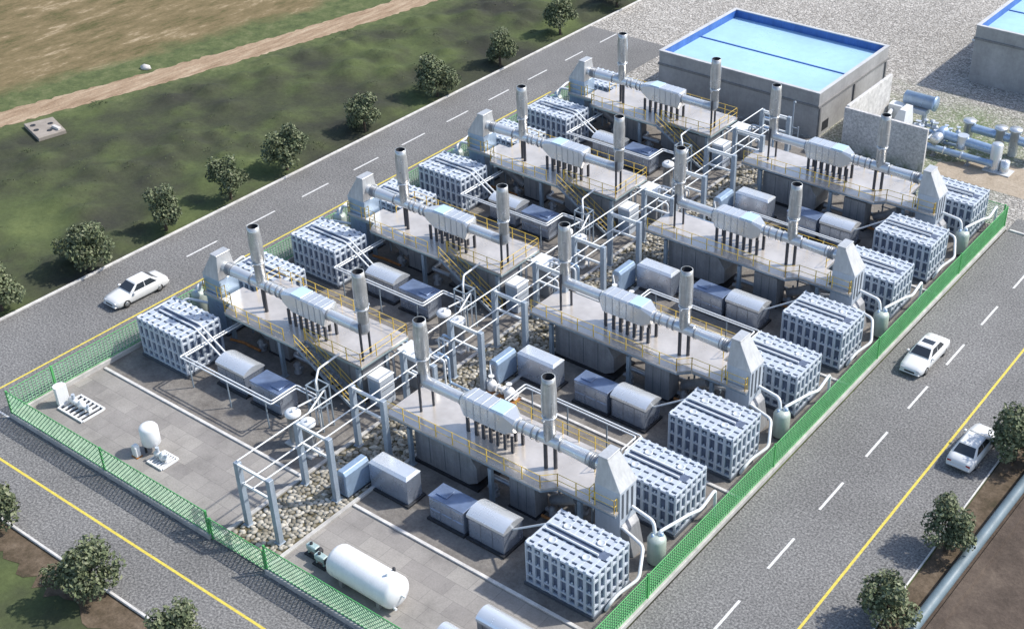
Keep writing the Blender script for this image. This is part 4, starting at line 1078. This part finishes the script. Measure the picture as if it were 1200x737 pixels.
def make_tree(seed, H, Rr):
    r = random.Random(seed); bl = []
    for i in range(15):
        t = r.random(); a = r.uniform(0, 2 * PI); z = H * (.24 + .64 * t); rr = Rr * (1.0 - .75 * abs(t - .35)) * r.uniform(.35, .8)
        bl.append((rr * math.cos(a), rr * math.sin(a), z, r.uniform(.28, .46) * Rr, r.uniform(.26, .40) * Rr))
    bl.append((0, 0, H * .55, Rr * .55, H * .3))
    root = thing('roadside_tree', 'x', 'tree', (0, 0, 0), 'bushy trees along the roads')
    tr = MB(); tr.tube([(0, 0, -.05), (.04, .02, H * .25), (-.03, .03, H * .6)], .11, 8)
    tr = MB().cyl((0, 0, -.05), (.03, .02, H * .3), .15, .11, 8).cyl((.03, .02, H * .3), (-.02, .03, H * .75), .11, .04, 8)
    for b in bl[:9]: tr.cyl((.02, .02, H * r.uniform(.22, .4)), (b[0] * .8, b[1] * .8, b[2]), .05, .018, 6)
    tr.build('trunk', 'bark', root, base=(0, 0, 0))
    o = bpy.data.objects.new('crown', leaf_mesh('crown', bl, 3400, .125, 'foliage', seed)); col.objects.link(o); o.parent = root
    return root
protos = [make_tree(s, 3.6 + .12 * (s % 5), 1.85 + .07 * (s % 4)) for s in (3, 7, 12, 19, 23)]
used = set()
def put_tree(i, x, y, sc, rz, label):
    p = protos[i % 5]
    o = p if i % 5 not in used else copy_tree(p); used.add(i % 5)
    o.location = (x, y, 0); o.scale = (sc, sc, sc * random.uniform(.94, 1.06)); o.rotation_euler = (0, 0, rz); o['label'] = label
nth = ['first', 'second', 'third', 'fourth', 'fifth', 'sixth', 'seventh', 'eighth', 'ninth', 'tenth']
for i, y in enumerate((6.9, 14.1, 21.4, 27.9, 34.3, 43.7, 53.4, 62.6, 72.8, 83)):
    put_tree(i, -11.6 + random.uniform(-.2, .2), y, random.uniform(.88, 1.14), random.uniform(0, 6), f'bushy tree by the left road kerb, {nth[i]} counting up from the lower left')
for i, (x, y, s, l) in enumerate(((17.3, -6.75, 1.0, 'bushy tree by the lower left kerb with yellow line beyond it'), (24.9, -6.8, 1.0, 'bushy tree cut by the bottom edge of the photo, lower left'), (8.6, -6.8, 1.0, 'bushy tree at the left edge below the front fence'),
        (53.3, 23.7, .85, 'bushy tree on the lower right verge, above the lowest one there'), (53.1, 16.5, .88, 'bushy tree on the lower right verge touching the bottom edge'), (53.5, 33.6, .95, 'bushy tree at the right edge beside the parked white saloon'))):
    put_tree(i + 1, x, y, s, random.uniform(0, 6), l)

# undergrowth on the slope left of the road and below the front road
def undergrowth():
    r = np.random.default_rng(21); st = .42
    xs = np.arange(-46, -11.2, st); ys = np.arange(-8, 116, st)
    X, Y = np.meshgrid(xs, ys); Z = np.zeros_like(X)
    bl = []
    for i in range(900):
        cx, cy = r.uniform(-46, -12), r.uniform(-8, 116)
        dens = .5 + .5 * math.sin(cx * .33 + 1.3 * math.sin(cy * .11)) * math.sin(cy * .17 + .5 * math.sin(cx * .2))
        if r.random() > .2 + .8 * dens: continue
        rad = r.uniform(.7, 1.9); h = rad * r.uniform(.22, .45)
        Z = np.maximum(Z, h * np.exp(-((X - cx) ** 2 + (Y - cy) ** 2) / (rad * rad * .8)))
        bl.append((cx, cy, .0, rad * .75, h * .9))
    Z *= np.clip((np.hypot(X + 35.3, Y - 26.7) - 2.8) / 2.5, 0, 1)
    Z += r.normal(size=Z.shape) * .035
    edge = np.clip((X - (pathc(Y) + 2.2)) / 1.5, 0, 1) * np.clip((-11.6 - X) / 1.2, 0, 1)
    Z -= .12 * (np.hypot(X + 35.3, Y - 26.7) < 2.9)
    Z = np.where(edge > 0, Z * edge - .02 * (edge > .5) , 0) - .08 * (1 - edge) - .03
    n, m_ = X.shape
    V = np.stack([X, Y, Z], 2).reshape(-1, 3)
    F = [(a * m_ + b, a * m_ + b + 1, (a + 1) * m_ + b + 1, (a + 1) * m_ + b) for a in range(n - 1) for b in range(m_ - 1)]
    me = bpy.data.meshes.new('undergrowth'); me.from_pydata(V.tolist(), [], F)
    me.polygons.foreach_set('use_smooth', [True] * len(F)); me.materials.append(MATS['terrain_grass']); me.materials.append(MATS['undergrowth'])
    ob = bpy.data.objects.new('undergrowth', me); col.objects.link(ob)
    bl = [b for b in bl if pathc(b[1]) + 2.8 < b[0] < -12.8 and math.hypot(b[0] + 35.3, b[1] - 26.7) > 4.5]
    lf = bpy.data.objects.new('leaf_tufts', leaf_mesh('leaf_tufts', bl, 90000, .065, 'undergrowth', 4)); col.objects.link(lf); lf.parent = ob; lf['kind'] = 'stuff'
    return ob
o = undergrowth(); o['kind'] = 'stuff'
tag(o, 'dark green scrub covering the slope beyond the left road', 'undergrowth')

# ------------------------------------------------------------------ light, world, camera
sun_dir = Vector((.64, .68, 1.0)).normalized()
el = math.asin(sun_dir.z); az = math.atan2(sun_dir.x, sun_dir.y)
w = bpy.data.worlds.new('World'); scene.world = w; w.use_nodes = True
nt = w.node_tree; bg = nt.nodes['Background']
sky = nt.nodes.new('ShaderNodeTexSky'); sky.sky_type = 'NISHITA'; sky.sun_disc = False
sky.sun_elevation = el; sky.sun_rotation = az; sky.air_density = 1.0; sky.dust_density = 1.5; sky.ozone_density = 1.0
nt.links.new(sky.outputs[0], bg.inputs[0]); bg.inputs[1].default_value = .15
ld = bpy.data.lights.new('sun', 'SUN'); ld.energy = 3.35; ld.angle = math.radians(1.5); ld.color = (1, .945, .86)
lo = bpy.data.objects.new('sun', ld); col.objects.link(lo); lo.location = (40, 40, 60)
lo.rotation_euler = (-sun_dir).to_track_quat('-Z', 'Y').to_euler()

cd = bpy.data.cameras.new('camera'); co = bpy.data.objects.new('camera', cd); col.objects.link(co)
cd.sensor_width = 36; cd.lens = 1550.764 / 1200 * 36; cd.shift_x = (600 - 703.98) / 1200
cd.clip_end = 2000
co.location = (70.0499, -32.2116, 52.0)
co.rotation_euler = (math.radians(90 - 33.29576), 0, math.radians(36.06196))
scene.camera = co
vs_ = scene.view_settings
vs_.view_transform = 'Standard'; vs_.look = 'None'; vs_.exposure = .55; vs_.gamma = 1; vs_.use_curve_mapping = False
scene.cycles.max_bounces = 5; scene.cycles.diffuse_bounces = 3; scene.cycles.glossy_bounces = 3
